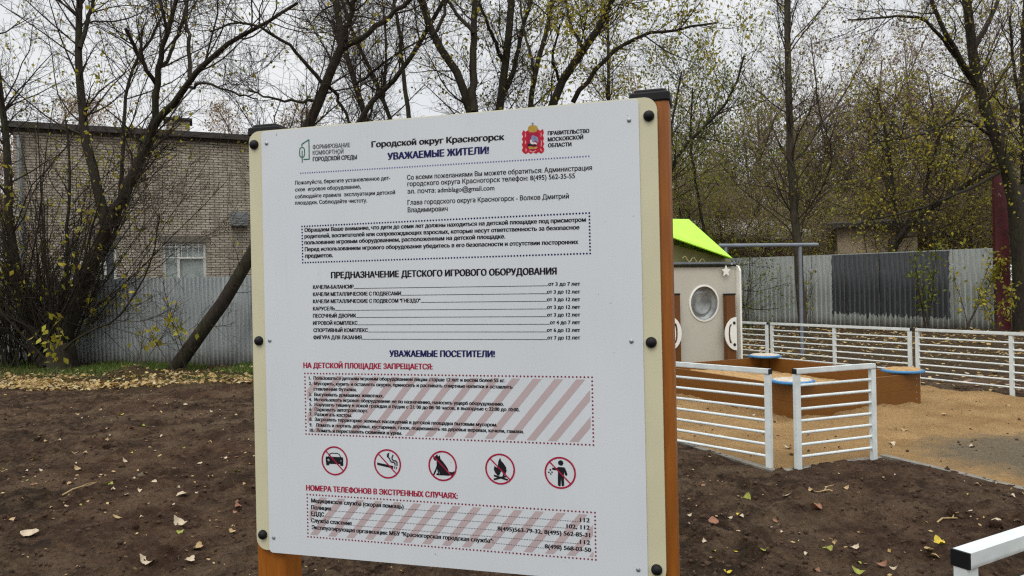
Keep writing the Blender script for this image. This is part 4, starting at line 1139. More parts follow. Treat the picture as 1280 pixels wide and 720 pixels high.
# grey pipe frame behind the railing
f0 = at(907, 307, 15.6); f1 = at(1022, 306, 16.0); zt = (f0.z + f1.z) / 2
fd = Vector((f1.x - f0.x, f1.y - f0.y, 0)); fr = empty('pipe_frame', (f0.x, f0.y, 0), math.atan2(fd.y, fd.x)); tag(fr, 'grey metal pipe frame with one long crossbar behind the playhouse', 'pipe frame')
bm = bmesh.new(); add_tube(bm, [(-0.16, 0, zt), (fd.length, 0, zt)], 0.042, 12); bm_obj('crossbar', bm, M['grey_paint'], fr, smooth=True)
for x in (0.0, fd.length - 0.42):
    bm = bmesh.new(); add_tube(bm, [(x, 0, -0.3), (x, 0, zt - 0.035)], 0.036, 12); bm_obj('post', bm, M['grey_paint'], fr, smooth=True)
# ------------------------------------------------------------------ trees
def nrm(v): return v / np.maximum(1e-9, np.linalg.norm(v, axis=-1, keepdims=True))
class Tree:
    def __init__(s, seed):
        s.g = np.random.default_rng(seed); s.sets = {}; s.all = []
    def add(s, part, P, rad, sides):
        s.sets.setdefault(part, []).append((P, rad, sides)); s.all.append((P, rad))
        return (P, rad)
    def limb(s, pts, r0, r1, n=14, wob=0.02):
        pts = np.array(pts, float); m = len(pts)
        seg = np.r_[0, np.cumsum(np.linalg.norm(np.diff(pts, axis=0), axis=1))]; L = seg[-1]
        t = np.linspace(0, L, n); P = np.column_stack([np.interp(t, seg, pts[:, k]) for k in range(3)])
        Q = P.copy(); Q[1:-1] = 0.25 * P[:-2] + 0.5 * P[1:-1] + 0.25 * P[2:]
        Q[1:-1] += s.g.normal(0, wob, (n - 2, 3)) * np.linspace(1, 0.5, n - 2)[:, None]
        return s.add('trunk', Q[None], np.linspace(r0, r1, n)[None], 9)
    def grow(s, part, parents, count, lmin, lmax, ang, ratio, n, sides, wander=0.16, up=0.06, t0=0.25, rmin=0.0035, tip=0.35, rmax=9, droop=0.0):
        """children on the given parent branches, all at once"""
        g = s.g; segs = []
        for P, rad in parents:
            L = np.linalg.norm(np.diff(P, axis=1), axis=2).sum(1); segs.append(L)
        w = np.concatenate(segs); own = np.concatenate([np.full(len(x), i) for i, x in enumerate(segs)]); loc = np.concatenate([np.arange(len(x)) for x in segs])
        pick = g.choice(len(w), size=count, p=w / w.sum()); t = t0 + (1 - t0) * g.random(count) ** 0.85
        O = np.zeros((count, 3)); T = np.zeros((count, 3)); rr = np.zeros(count); pl = w[pick]
        for i, (P, rad) in enumerate(parents):
            sel = np.where(own[pick] == i)[0]
            if not len(sel): continue
            b = loc[pick[sel]]; f = t[sel] * (P.shape[1] - 1); k = np.minimum(f.astype(int), P.shape[1] - 2); u = (f - k)[:, None]
            O[sel] = P[b, k] * (1 - u) + P[b, k + 1] * u; T[sel] = nrm(P[b, k + 1] - P[b, k]); rr[sel] = rad[b, k] * (1 - u[:, 0]) + rad[b, k + 1] * u[:, 0]
        rnd = g.normal(0, 1, (count, 3)); per = nrm(rnd - (rnd * T).sum(1, keepdims=True) * T)
        a = np.radians(g.uniform(ang[0], ang[1], count))[:, None]
        D = nrm(np.cos(a) * T + np.sin(a) * per + np.array([0, 0, up * 2]))
        ln = np.minimum(g.uniform(lmin, lmax, count), pl * 0.9) * (1.1 - 0.5 * t)
        P = np.zeros((count, n, 3)); P[:, 0] = O; st = (ln / (n - 1))[:, None]
        for k in range(1, n):
            P[:, k] = P[:, k - 1] + D * st
            D = nrm(D + g.normal(0, wander, (count, 3)) + np.array([0, 0, up - droop * k]))
        r0 = np.clip(rr * ratio, rmin, rmax) * g.uniform(0.75, 1.15, count)
        rad = np.maximum(r0[:, None] * np.linspace(1, tip, n)[None], rmin * 0.75)
        return s.add(part, P, rad, sides)
    @staticmethod
    def tubes(sets):
        V, Q, off = [], [], 0
        for P, rad, sides in sets:
            N, n, _ = P.shape
            T = np.empty_like(P); T[:, 1:-1] = P[:, 2:] - P[:, :-2]; T[:, 0] = P[:, 1] - P[:, 0]; T[:, -1] = P[:, -1] - P[:, -2]; T = nrm(T)
            md = nrm(P[:, -1] - P[:, 0]); ref = np.where(np.abs(md[:, 2:3]) < 0.75, [[0, 0, 1.0]], [[1.0, 0, 0]])[:, None]
            A = nrm(np.cross(T, np.broadcast_to(ref, T.shape))); B = np.cross(T, A)
            th = np.arange(sides) * 2 * np.pi / sides
            ring = P[:, :, None] + (A[:, :, None] * np.cos(th)[None, None, :, None] + B[:, :, None] * np.sin(th)[None, None, :, None]) * rad[:, :, None, None]
            V.append(ring.reshape(-1, 3))
            id_ = off + np.arange(N * n * sides).reshape(N, n, sides); nx = np.roll(id_, -1, axis=2)
            Q.append(np.stack([id_[:, :-1], nx[:, :-1], nx[:, 1:], id_[:, 1:]], -1).reshape(-1, 4)); off += N * n * sides
        return np.concatenate(V), np.concatenate(Q)
    def leaves(s, parents, count, size, spread=0.06, droop=0.3, clump=1, zmax=None, keep=None):
        g = s.g; O = []
        w = np.array([np.linalg.norm(np.diff(P, axis=1), axis=2).sum() for P, _ in parents]); cs = g.multinomial(max(1, count // clump), w / w.sum())
        for (P, rad), c in zip(parents, cs):
            b = g.integers(0, len(P), c); f = g.uniform(0.25, 1, c) * (P.shape[1] - 1); k = np.minimum(f.astype(int), P.shape[1] - 2); u = (f - k)[:, None]
            O.append(P[b, k] * (1 - u) + P[b, k + 1] * u)
        O = np.repeat(np.concatenate(O), clump, axis=0); O = O + g.normal(0, spread, O.shape)
        if keep is not None: O = O[keep(O)]
        n = len(O); sz = g.uniform(size[0], size[1], n)[:, None]
        ax = nrm(g.normal(0, 1, (n, 3)) + np.array([0, 0, -droop * 2])); sd = nrm(np.cross(ax, g.normal(0, 1, (n, 3)))); nn = np.cross(ax, sd)
        a = O; b = O + ax * sz * 0.45 + sd * sz * 0.30 + nn * sz * 0.08; c = O + ax * sz; d = O + ax * sz * 0.45 - sd * sz * 0.30 + nn * sz * 0.08
        V = np.stack([a, b, c, d], 1).reshape(-1, 3); i = np.arange(n)[:, None] * 4
        T = np.concatenate([i + np.array([[0, 1, 2]]), i + np.array([[0, 2, 3]])])
        return V, T
    def build(s, name, label, base, bark='bark_dark', twig='twig', leaf=None, cat='tree', group=None):
        root = empty(name, base); tag(root, label, cat, group)
        b = np.array(base)[None]
        for part, sets in s.sets.items():
            V, Q = s.tubes(sets)
            link_mesh(part, np_mesh(part, V - b, quads=Q, smooth=True), M[bark] if part == 'trunk' else M[twig], root)
        if leaf:
            for lm, (V, T) in leaf:
                if len(V): link_mesh('foliage', np_mesh('foliage', V - b, tris=T), M[lm], root)
        return root
def trace(pts, d0, d1=None, wob=0.0):
    """photo pixels along a limb -> world points, the limb leaning from depth d0 to d1"""
    n = len(pts); d1 = d0 if d1 is None else d1
    return [at(px, py, d0 + (d1 - d0) * i / max(1, n - 1)) for i, (px, py) in enumerate(pts)]
def pr(r, d): return r / FPX * d

def limbs_tree(seed, name, label, limbs, d, leafspec=(), n1=60, n2=500, n3=2200, n4=0, l1=(1.2, 3.2), l2=(0.5, 1.5), l3=(0.25, 0.8), bark='bark_dark', twig='twig', up=0.05, t0=0.3, rtw=0.0033, base=None, droop=0.0, group=None, cat='tree', wander=0.14, thin=0.82):
    t = Tree(seed); ls = []
    for pts, r0, r1, *dd in limbs:
        da, db = (dd + [d, d])[:2] if len(dd) >= 2 else (d, d + t.g.uniform(-1.2, 1.2))
        ls.append(t.limb(trace(pts, da, db), pr(r0, da) * thin, pr(r1, db) * thin))
    up_ = [l for l in ls]
    a = t.grow('crown', up_, n1, *l1, (25, 70), 0.42, 7, 5, wander, up, t0, 0.006, rmax=0.022)
    b = t.grow('crown', up_ + [a], n2, *l2, (25, 75), 0.5, 6, 4, wander * 1.2, up, 0.15, rtw * 1.2, rmax=0.009)
    c = t.grow('crown', [a, b], n3, *l3, (25, 70), 0.6, 4, 3, wander * 1.4, up * 0.7, 0.1, rtw, rmax=0.006, droop=droop)
    tw = [b, c]
    if n4: tw.append(t.grow('crown', [b, c], n4, l3[0] * 0.7, l3[1] * 0.7, (20, 65), 0.7, 3, 3, wander * 1.4, up * 0.6, 0.1, rtw * 0.9, rmax=0.006, droop=droop))
    lv = [(lm, t.leaves(tw, cnt, size, sp, dr, cl, keep=kp)) for lm, cnt, size, sp, dr, cl, kp in leafspec]
    bx = base if base is not None else (ls[0][0][0, 0, 0], ls[0][0][0, 0, 1], 0.0)
    return t, t.build(name, label, bx, bark, twig, lv, cat, group)

below = lambda z: (lambda O: O[:, 2] < z + np.random.default_rng(1).normal(0, 0.7, len(O)))
# --- left: the many stemmed maple in front of the fence
d1 = 16.6
t, r_ = limbs_tree(11, 'maple_tree', 'dark thick forked maple at the far left, leaning over the grey fence', [
    ([(64, 458), (78, 425), (98, 372), (117, 325), (133, 290)], 16, 12, d1, d1 + 0.2),
    ([(133, 292), (128, 262), (118, 215), (106, 170), (100, 120), (98, 60), (99, 0), (103, -70)], 9, 4, d1 + 0.2, d1 + 0.9),
    ([(100, 60), (112, 18), (124, -25)], 4, 2.5, d1 + 0.6, d1 + 1.3),
    ([(131, 292), (148, 258), (164, 225), (181, 187), (195, 150)], 10.5, 8, d1 + 0.2, d1 - 0.3),
    ([(195, 152), (195, 122), (197, 103), (200, 77), (201, 60), (213, 33), (220, 0), (228, -50)], 6, 2.5, d1 - 0.3, d1 - 0.8),
    ([(197, 105), (188, 95), (170, 63), (157, 35)], 4, 3, d1 - 0.3, d1 - 1.0),
    ([(201, 82), (213, 70), (227, 33), (236, -10)], 3.2, 2, d1 - 0.4, d1 + 0.2),
    ([(194, 155), (213, 130), (230, 113), (240, 93), (260, 73), (292, 50), (322, 34), (372, 4)], 6.5, 2.2, d1 - 0.3, d1 - 2.2),
    ([(237, 97), (238, 67), (233, 30), (229, -20)], 3.8, 2.2, d1 - 0.6, d1 + 0.3),
    ([(233, 108), (257, 103), (285, 114), (322, 124)], 2.6, 1.2, d1 - 0.5, d1 - 1.4),
    ([(56, 458), (40, 420), (28, 370), (15, 310), (9, 255), (10, 190), (2, 120), (-12, 30)], 9, 4, d1, d1 + 0.8),
    ([(60, 440), (74, 400), (84, 350), (82, 290), (90, 220), (82, 150)], 4, 1.6, d1, d1 + 0.5),
    ([(150, 262), (154, 200), (155, 130), (161, 88), (172, 74), (190, 48), (206, 15)], 3.6, 2, d1 + 0.9, d1 + 1.4),
    ([(68, 450), (100, 420), (150, 400), (190, 330), (200, 270)], 2.2, 1.0, d1 - 0.4, d1 - 1.2)],
    d1, [('leaf_yellow', 3800, (0.06, 0.14), 0.15, 0.4, 8, lambda O: below(4.6)(O) & (O[:, 0] < at(186, 300, d1).x)), ('leaf_yellow', 2000, (0.05, 0.12), 0.12, 0.4, 4, lambda O: O[:, 2] > 4.2)], 170, 1100, 3600, 2400, bark='bark_dark', l1=(1.2, 4.2), l2=(0.6, 2.0), thin=0.72, rtw=0.0039)
t2 = Tree(12)     # suckers fanning out of its foot
org = at(64, 440, d1); bs = []
for k in range(90):
    a = R(t2.g.uniform(-80, 80)); L = t2.g.uniform(1.0, 4.6); w = np.array([math.sin(a) * 0.75, t2.g.uniform(-0.5, 0.35), math.cos(a) * 0.9 + 0.25]); w /= np.linalg.norm(w)
    p0 = np.array(org) + np.array([t2.g.normal(0, 0.22), t2.g.normal(0, 0.12), t2.g.uniform(-0.2, 0.5)])
    P = [p0 + w * L * f + np.array([0, 0, 0.22 * f * f * L]) for f in (0, 0.35, 0.7, 1)]
    bs.append(t2.limb(P, t2.g.uniform(0.010, 0.028), 0.006, 7, 0.03))
c = t2.grow('crown', bs, 1100, 0.3, 1.2, (20, 65), 0.6, 5, 3, 0.2, 0.06, 0.2, 0.0045, rmax=0.01)
e = t2.grow('crown', [c], 2600, 0.15, 0.5, (20, 65), 0.7, 3, 3, 0.2, 0.03, 0.1, 0.004, rmax=0.006)
t2.build('bush', 'tangled thicket of bare shoots round the foot of the thick forked maple', (org.x, org.y, 0), 'bark_dark', 'twig', [('leaf_yellow', t2.leaves([c, e], 190, (0.08, 0.17), 0.10, 0.5, 4))], 'bush')
t3 = Tree(29)     # undergrowth at the very left, in front of the fence
og = at(14, 450, 17.0); bs = []
for k in range(60):
    a = R(t3.g.uniform(-50, 50)); L = t3.g.uniform(1.2, 4.4); w = np.array([math.sin(a) * 0.7, t3.g.uniform(-0.4, 0.3), math.cos(a) + 0.2]); w /= np.linalg.norm(w)
    p0 = np.array(og) + np.array([t3.g.normal(0, 0.45), t3.g.normal(0, 0.2), -0.15])
    bs.append(t3.limb([p0 + w * L * f + np.array([0.15 * f * f * L * math.sin(k), 0, 0.1 * f * L]) for f in (0, 0.35, 0.7, 1)], t3.g.uniform(0.008, 0.022), 0.006, 7, 0.04))
c = t3.grow('crown', bs, 900, 0.3, 1.3, (20, 65), 0.6, 5, 3, 0.2, 0.06, 0.15, 0.0045, rmax=0.01)
e = t3.grow('crown', [c], 1600, 0.15, 0.6, (20, 65), 0.7, 3, 3, 0.2, 0.03, 0.1, 0.004, rmax=0.006)
t3.build('bush', 'twiggy bush with yellow leaves at the left picture edge before the brick building', (og.x, og.y, 0), 'bark_dark', 'twig', [('leaf_yellow', t3.leaves([c, e], 520, (0.06, 0.15), 0.12, 0.5, 6))], 'bush')
# stump beside it
bm = bmesh.new(); sp_ = at(78, 452, d1 - 0.3)
add_lathe(bm, [(0.34, -0.15), (0.30, 0.06), (0.27, 0.3), (0.25, 0.52), (0.22, 0.56), (0.0, 0.53)], 20)
for v in bm.verts: v.co.xy *= 1 + 0.35 * (float(vnoise(v.co.x * 6 + 3, v.co.y * 6 + v.co.z * 2)) - 0.5)
tag(bm_obj('tree_stump', bm, M['bark_dark'], None, smooth=True), 'dark old tree stump at the foot of the left maple', 'stump').location = (sp_.x, sp_.y, 0)
# --- the slanting tree whose top shows over the board
d2 = 15.6
limbs_tree(13, 'maple_tree', 'slanting dark maple rising from the fence foot behind the board', [
    ([(218, 462), (226, 450), (246, 424), (276, 379), (306, 332), (336, 283), (361, 215), (379, 172), (396, 130), (412, 95), (428, 56)], 11, 6.5, d2, d2 - 0.5),
    ([(428, 58), (423, 28), (419, -25)], 5.5, 4, d2 - 0.5, d2 - 0.2), ([(428, 58), (437, 25), (447, -20)], 5, 3.5, d2 - 0.5, d2 - 0.9),
    ([(430, 60), (446, 51), (476, 31), (510, 2), (535, -20)], 4.5, 3, d2 - 0.5, d2 - 1.2),
    ([(404, 106), (385, 83), (359, 54), (330, 36), (298, 26), (262, 40)], 3.2, 1.2, d2 - 0.4, d2 - 1.2),
    ([(398, 125), (380, 128), (345, 124), (308, 112)], 2.6, 1.2, d2 - 0.4, d2 - 0.9),
    ([(408, 102), (424, 126), (436, 150), (440, 190)], 3, 1.5, d2 - 0.4, d2)],
    d2, [('leaf_yellow', 240, (0.06, 0.11), 0.10, 0.4, 3, None)], 60, 480, 1900, 1200, l1=(1.2, 3.6), t0=0.45)
# --- the row of trunks behind the board
specs = [
 (14, 'thin curved dark tree just left of the board centre', 18.5, [([(480, 440), (475, 330), (467, 220), (459, 147), (440, 95), (430, 62), (421, 25), (414, -30)], 6, 3.5), ([(444, 105), (465, 90), (505, 60), (540, 45)], 2.2, 1)], ('leaf_yellow', 140), 'bark_dark'),
 (15, 'dark tree crossing diagonally behind the board, leaning right', 17.6, [([(400, 430), (415, 280), (430, 190), (442, 150), (470, 122), (498, 97), (530, 47), (552, 7), (570, -30)], 5.5, 3), ([(503, 90), (500, 50), (492, 0), (490, -40)], 3.2, 2), ([(504, 88), (512, 145), (517, 240), (520, 430)], 3.2, 5)], ('leaf_yellow', 150), 'bark_dark'),
 (16, 'slim dark tree leaning left behind the board', 20.5, [([(520, 440), (505, 230), (490, 146), (468, 98), (454, 70), (438, 40), (425, -10)], 4.5, 2.5), ([(478, 120), (484, 60), (478, 0)], 2.4, 1.4)], ('leaf_yellow', 120), 'bark_dark'),
 (17, 'stout dark forked tree with its fork just above the middle of the board', 17.0, [([(602, 440), (600, 300), (596, 190), (592, 138), (575, 95), (563, 72), (545, 52), (533, 35), (527, 5), (523, -40)], 9, 5), ([(593, 140), (592, 100), (592, 40), (595, -30)], 6.5, 4), ([(592, 42), (572, 20), (556, -5)], 3.5, 2), ([(540, 45), (555, 20), (560, -20)], 3, 2)], ('leaf_yellow', 420), 'bark_dark'),
 (18, 'thick dark trunk right of the forked tree above the board', 19.5, [([(625, 440), (624, 300), (622, 138), (630, 100), (637, 40), (641, -40)], 8.5, 5), ([(632, 85), (619, 50), (598, 2)], 3.4, 2), ([(628, 120), (643, 90), (652, 40), (668, -10)], 4.4, 2.4)], ('leaf_olive', 800), 'bark_dark'),
 (19, 'slim upright dark tree above the coat of arms', 21.0, [([(662, 440), (661, 240), (660, 135), (672, 75), (688, 35), (693, -30)], 6, 3.2), ([(668, 90), (655, 40), (650, 0)], 2.4, 1.4)], ('leaf_olive', 420), 'bark_grey'),
 (20, 'thick slanting dark tree leaning right, with olive leaves, above the board', 17.8, [([(676, 440), (678, 300), (682, 170), (690, 122), (706, 96), (726, 64), (751, 35), (766, 2), (775, -40)], 9, 5), ([(716, 128), (735, 96), (775, 55), (810, 40), (850, 36), (898, 28)], 4, 1.4), ([(730, 60), (712, 30), (706, -10)], 3, 1.8), ([(700, 105), (690, 70), (700, 30)], 2.5, 1.4)], ('leaf_yellow', 2200), 'bark_dark'),
 (21, 'thin straight pale tree near the right board post', 20.0, [([(758, 440), (759, 260), (760, 125), (762, 70), (757, -20)], 3.4, 2)], ('leaf_yellow', 900), 'bark_grey'),
]
for seed, lab, d, lm, lf, bk in specs:
    limbs_tree(seed, 'maple_tree', lab, lm, d, [(lf[0], int(lf[1] * 1.6), (0.06, 0.12), 0.12, 0.4, 3, None)], 26, 220, 1300, 900, bark=bk, l1=(1.0, 3.0), t0=0.5)
# --- right hand trees
limbs_tree(31, 'young_tree', 'tall straight slim grey tree in front of the pale fence', [([(1005, 422), (999, 330), (993, 260), (988, 180), (985, 100), (984, 0), (983, -70)], 7, 3.8, 21.0, 21.0)], 21, [('leaf_olive', 60, (0.05, 0.10), 0.08, 0.4, 2, None)], 46, 420, 1500, 500, bark='bark_grey', twig='twig', l1=(1.4, 4.2), up=0.10, t0=0.22)
limbs_tree(32, 'maple_tree', 'large dark forked tree beside the red gate at the right', [
    ([(1277, 440), (1274, 330), (1270, 262), (1260, 214), (1240, 160), (1222, 112), (1214, 60), (1207, 0), (1204, -50)], 12, 5.5, 22.0, 21.5),
    ([(1223, 112), (1206, 80), (1186, 50), (1166, 6), (1155, -30)], 4.4, 2.4, 21.7, 20.8), ([(1215, 62), (1234, 32), (1250, -5)], 4.4, 2.6, 21.6, 22.2),
    ([(1214, 100), (1182, 52), (1154, 20), (1110, 22), (1060, 25)], 3.2, 1.2, 21.7, 20.2), ([(1246, 190), (1262, 140), (1285, 120)], 3.2, 2, 21.8, 22.4), ([(1250, 215), (1215, 235), (1150, 262), (1085, 275)], 2.6, 1.2, 21.8, 20.4),
    ([(1240, 170), (1205, 145), (1150, 170), (1090, 178)], 2.4, 1.1, 21.8, 20.6)],
    22, [('leaf_yellow', 2600, (0.06, 0.12), 0.18, 0.4, 7, None), ('leaf_brown', 900, (0.05, 0.10), 0.16, 0.9, 5, None)], 80, 700, 2800, 1300, l1=(1.4, 4.0), t0=0.35)
limbs_tree(33, 'maple_tree', 'slanting tree leaning right over the dark painted fence patch', [([(1072, 440), (1092, 370), (1112, 315), (1140, 272), (1180, 248), (1222, 222), (1266, 190)], 6.5, 3, 26.5, 25.0), ([(1122, 298), (1118, 240), (1110, 180), (1096, 110)], 3.2, 1.4, 26.3, 27), ([(1150, 268), (1165, 200), (1185, 140)], 3, 1.4, 26, 26)],
    26, [('leaf_yellow', 4600, (0.07, 0.13), 0.20, 0.4, 8, None)], 80, 800, 3200, bark='bark_dark', l1=(1.2, 3.4), t0=0.15)
limbs_tree(34, 'maple_tree', 'leafy slender tree leaning right beside the brown board post', [([(815, 440), (822, 300), (836, 205), (870, 165), (900, 145), (922, 110), (930, 70)], 4, 1.6, 22.5, 21.5), ([(838, 200), (840, 150), (852, 90)], 2.4, 1.2, 22.4, 23), ([(872, 240), (880, 290), (893, 420)], 2.0, 3.0, 23.2, 23.4), ([(872, 242), (862, 180), (866, 110)], 2, 1.1, 23.2, 23.4)],
    22.5, [('leaf_green', 6500, (0.06, 0.11), 0.22, 0.4, 3, None)], 80, 800, 3000, bark='bark_dark', l1=(1.2, 3.4), t0=0.2)
limbs_tree(35, 'maple_tree', 'dark trunk at the right edge of the picture behind the gate', [([(1284, 430), (1282, 250), (1280, 100), (1285, -40)], 8, 5.5, 25, 25), ([(1281, 150), (1268, 90), (1262, 20)], 3, 1.6, 25, 24.2)], 25, [('leaf_yellow', 1000, (0.08, 0.14), 0.2, 0.4, 3, None)], 40, 350, 1400, bark='bark_dark', l1=(1.2, 3.2), t0=0.3)
# --- thicket beyond the right fence: three kinds, copied
def thicket(seed, h, r0, leaf, bark, spread, kind):
    t = Tree(seed); g = t.g; ls = []
    x = y = 0.0; pts = [(0, 0, -0.2)]
    for k in range(1, 8):
        x += g.normal(0, 0.12); y += g.normal(0, 0.12); pts.append((x, y, h * 0.8 * k / 7))
    ls.append(t.limb(pts, r0, r0 * 0.35))
    for k in range(7):
        q = pts[2 + k % 5]; a = g.uniform(0, 6.28); L = g.uniform(0.25, 0.45) * h * spread
        P = [q, (q[0] + math.cos(a) * L * 0.45, q[1] + math.sin(a) * L * 0.45, q[2] + L * 0.5), (q[0] + math.cos(a) * L * 0.8, q[1] + math.sin(a) * L * 0.8, q[2] + L * 1.15)]
        ls.append(t.limb(P, r0 * 0.5, r0 * 0.15))
    a = t.grow('crown', ls, 80, 1.0, 2.8, (25, 70), 0.45, 6, 4, 0.16, 0.06, 0.15, 0.010, rmax=0.035)
    b = t.grow('crown', ls + [a], 500, 0.5, 1.6, (25, 75), 0.55, 5, 3, 0.18, 0.04, 0.1, 0.0075, rmax=0.016)
    c = t.grow('crown', [a, b], 1500, 0.3, 0.95, (25, 70), 0.6, 3, 3, 0.2, 0.02, 0.1, 0.0062, rmax=0.009)
    lv = [(lm, t.leaves([b, c], n, sz, 0.22, 0.5, cl)) for lm, n, sz, cl in leaf]
    return t.build('thicket_tree', kind, (0, 0, 0), bark, 'twig_brown', lv, 'tree')
KINDS_ = [
    ('green leafed thicket tree', thicket(41, 6.2, 0.07, [('leaf_green', 2600, (0.06, 0.12), 3), ('leaf_dull', 1400, (0.08, 0.15), 3)], 'bark_dark', 1.0, '')),
    ('twiggy thicket tree with brown seed clusters', thicket(42, 9.2, 0.10, [('leaf_brown', 1700, (0.06, 0.13), 9), ('leaf_dull', 700, (0.08, 0.15), 3)], 'bark_pale', 0.9, '')),
    ('yellowish leafed thicket tree', thicket(43, 5.4, 0.065, [('leaf_dull', 3000, (0.06, 0.12), 8), ('leaf_yellow', 700, (0.08, 0.15), 3)], 'bark_dark', 1.1, '')),
    ('bare grey thicket tree', thicket(44, 10.0, 0.11, [('leaf_olive', 350, (0.08, 0.14), 3)], 'bark_pale', 0.75, '')),
]
TH = [(0, 862, 34.6, 1.0, 'low and nearest the right board post'), (0, 905, 35, 1.45, 'rising behind the lime roof'), (2, 948, 36, 1.0, 'above the pipe frame crossbar'), (3, 1012, 34.6, 0.95, 'just right of the straight slim tree'),
      (1, 1040, 37, 1.30, 'behind the left edge of the painted patch'), (1, 1092, 38, 1.45, 'rising over the middle of the painted patch'), (2, 1062, 36, 0.9, 'low over the beige shed'), (2, 1165, 34, 1.02, 'low over the right half of the painted patch'),
      (1, 1140, 36, 1.4, 'tall behind the right half of the painted patch'), (2, 1215, 33, 1.05, 'low next to the red gate post'), (1, 1195, 33, 1.25, 'tall left of the large forked tree'), (3, 955, 36, 1.25, 'tall above the pipe frame'),
      (0, 985, 34.6, 1.2, 'low behind the straight slim tree'), (3, 870, 38, 0.85, 'tall and far beyond the right board post'), (1, 1262, 35, 1.0, 'behind the gate'), (2, 1120, 37, 1.3, 'far behind the slanting tree'),
      (0, 800, 33, 1.1, 'behind the board beside its right post'), (1, 720, 36, 0.9, 'far behind the upper right part of the board'), (2, 1235, 40, 1.4, 'far to the right of the forked tree'),
      (0, 850, 28.7, 0.95, 'low at the red shed corner beside the board post'), (2, 890, 28.3, 1.0, 'low over the pale shed roof'), (0, 965, 28.4, 0.95, 'over the right end of the pale shed roof'), (2, 1010, 28.8, 0.85, 'between the two low sheds'), (1, 1010, 35, 1.25, 'tall between the two low sheds'),
      (2, 1075, 32.6, 1.1, 'right behind the beige shed at its left end'), (2, 1120, 33.5, 1.15, 'right behind the middle of the beige shed'), (2, 1172, 30, 1.05, 'right behind the right half of the beige shed'), (2, 1208, 28.2, 1.1, 'at the right end of the beige shed'), (1, 1180, 31.5, 1.2, 'tall over the right end of the beige shed'),
      (0, 880, 36, 1.6, 'behind the peak of the lime roof'), (1, 915, 38, 0.95, 'tall above the lime roof'), (3, 1090, 41, 1.0, 'bare and far behind the painted patch'), (2, 1245, 31, 1.15, 'behind the red gate post'), (1, 1225, 37, 1.0, 'towering behind the red gate post')]
used_k = set()
for i, (k, px, d, sc, where) in enumerate(TH):
    lab, proto = KINDS_[k]
    o = proto if k not in used_k else copy_tree(proto); used_k.add(k)
    p = at(px, 360, d); o.location = (p.x, p.y, 0.0); o.rotation_euler = (0, 0, 2.4 * i); o.scale = (sc, sc, sc)
    tag(o, lab + ' ' + where, 'tree', 'thicket trees beyond the right fence')
# --- hazy brown trees far behind the building
FAR = thicket(45, 11.5, 0.16, [('leaf_brown', 1500, (0.08, 0.18), 5), ('litter', 1300, (0.10, 0.2), 4)], 'bark_grey', 0.9, '')
for i, (px, d, sc, lab) in enumerate(((62, 40, 1.05, 'far brown tree over the left end of the brick building roof'), (345, 43, 1.02, 'far tan tree over the left board post'), (378, 46, 1.0, 'far tan tree just right of the left board post'), (12, 36, 0.95, 'far brown tree at the left picture edge beyond the building'), (268, 50, 0.98, 'far brown tree above the right part of the brick building'))):
    o = FAR if i == 0 else copy_tree(FAR)
    p = at(px, 360, d); o.location = (p.x, p.y, 0); o.rotation_euler = (0, 0, 1.9 * i + 0.4); o.scale = (sc, sc, sc * 0.98); tag(o, lab, 'tree', 'far trees behind the brick building')
# --- small shrubs along the right fence and by the left fence
def shrub(seed, px, py, d, h, n, label, leaf=None, spread=0.35, bark='bark_grey', r=0.012):
    t = Tree(seed); o = at(px, py, d); bs = []
    for k in range(n):
        a = t.g.uniform(0, 6.28); q = np.array([o.x + t.g.normal(0, 0.05), o.y + t.g.normal(0, 0.05), -0.1]); w = np.array([math.cos(a) * spread * t.g.random(), math.sin(a) * spread * t.g.random(), 1.0]) * h * t.g.uniform(0.6, 1.05)
        bs.append(t.limb([q, q + w * 0.4 + t.g.normal(0, 0.04, 3), q + w * 0.75 + t.g.normal(0, 0.05, 3), q + w], r * t.g.uniform(0.7, 1.4), 0.006, 8, 0.012))
    c = t.grow('crown', bs, 14 * n, 0.2, h * 0.4, (20, 55), 0.6, 5, 3, 0.15, 0.08, 0.25, 0.005, rmax=0.01)
    lv = [(leaf[0], t.leaves([c], leaf[1], leaf[2], 0.07, 0.4, 3))] if leaf else None
    t.build('shrub', label, (o.x, o.y, 0), bark, 'twig', lv, 'shrub')
shrub(51, 934, 420, 25.0, 2.6, 7, 'bare twiggy shrub in front of the pale fence beside the playhouse', None, 0.3)
shrub(52, 1160, 415, 22.6, 2.6, 3, 'leafy sapling in front of the right edge of the painted patch', ('leaf_green', 260, (0.09, 0.15)), 0.5, r=0.03)
shrub(53, 1207, 415, 22.4, 2.5, 3, 'small yellow leafed sapling before the right end of the pale fence', ('leaf_yellow', 260, (0.09, 0.15)), 0.6, r=0.02)
shrub(54, 1010, 418, 23.5, 2.4, 3, 'thin bare sapling right of the slim straight tree', ('leaf_yellow', 30, (0.09, 0.15)), 0.35)
shrub(55, 1250, 412, 20.5, 1.5, 5, 'low yellow leafed bush at the foot of the red gate post', ('leaf_yellow', 160, (0.09, 0.15)), 0.7)
shrub(56, 66, 468, 14.6, 1.25, 2, 'small sprout with large yellow leaves in front of the old stump', ('leaf_yellow', 42, (0.11, 0.19)), 0.5, r=0.008)
shrub(57, 232, 462, 14.9, 2.2, 3, 'slender sprouts with green yellow leaves by the slanting trunk', ('leaf_yellow', 60, (0.10, 0.17)), 0.9, r=0.007)
shrub(58, 172, 470, 14.8, 1.6, 2, 'thin low sprout with a few leaves by the grey fence', ('leaf_yellow', 26, (0.10, 0.17)), 0.6, r=0.006)
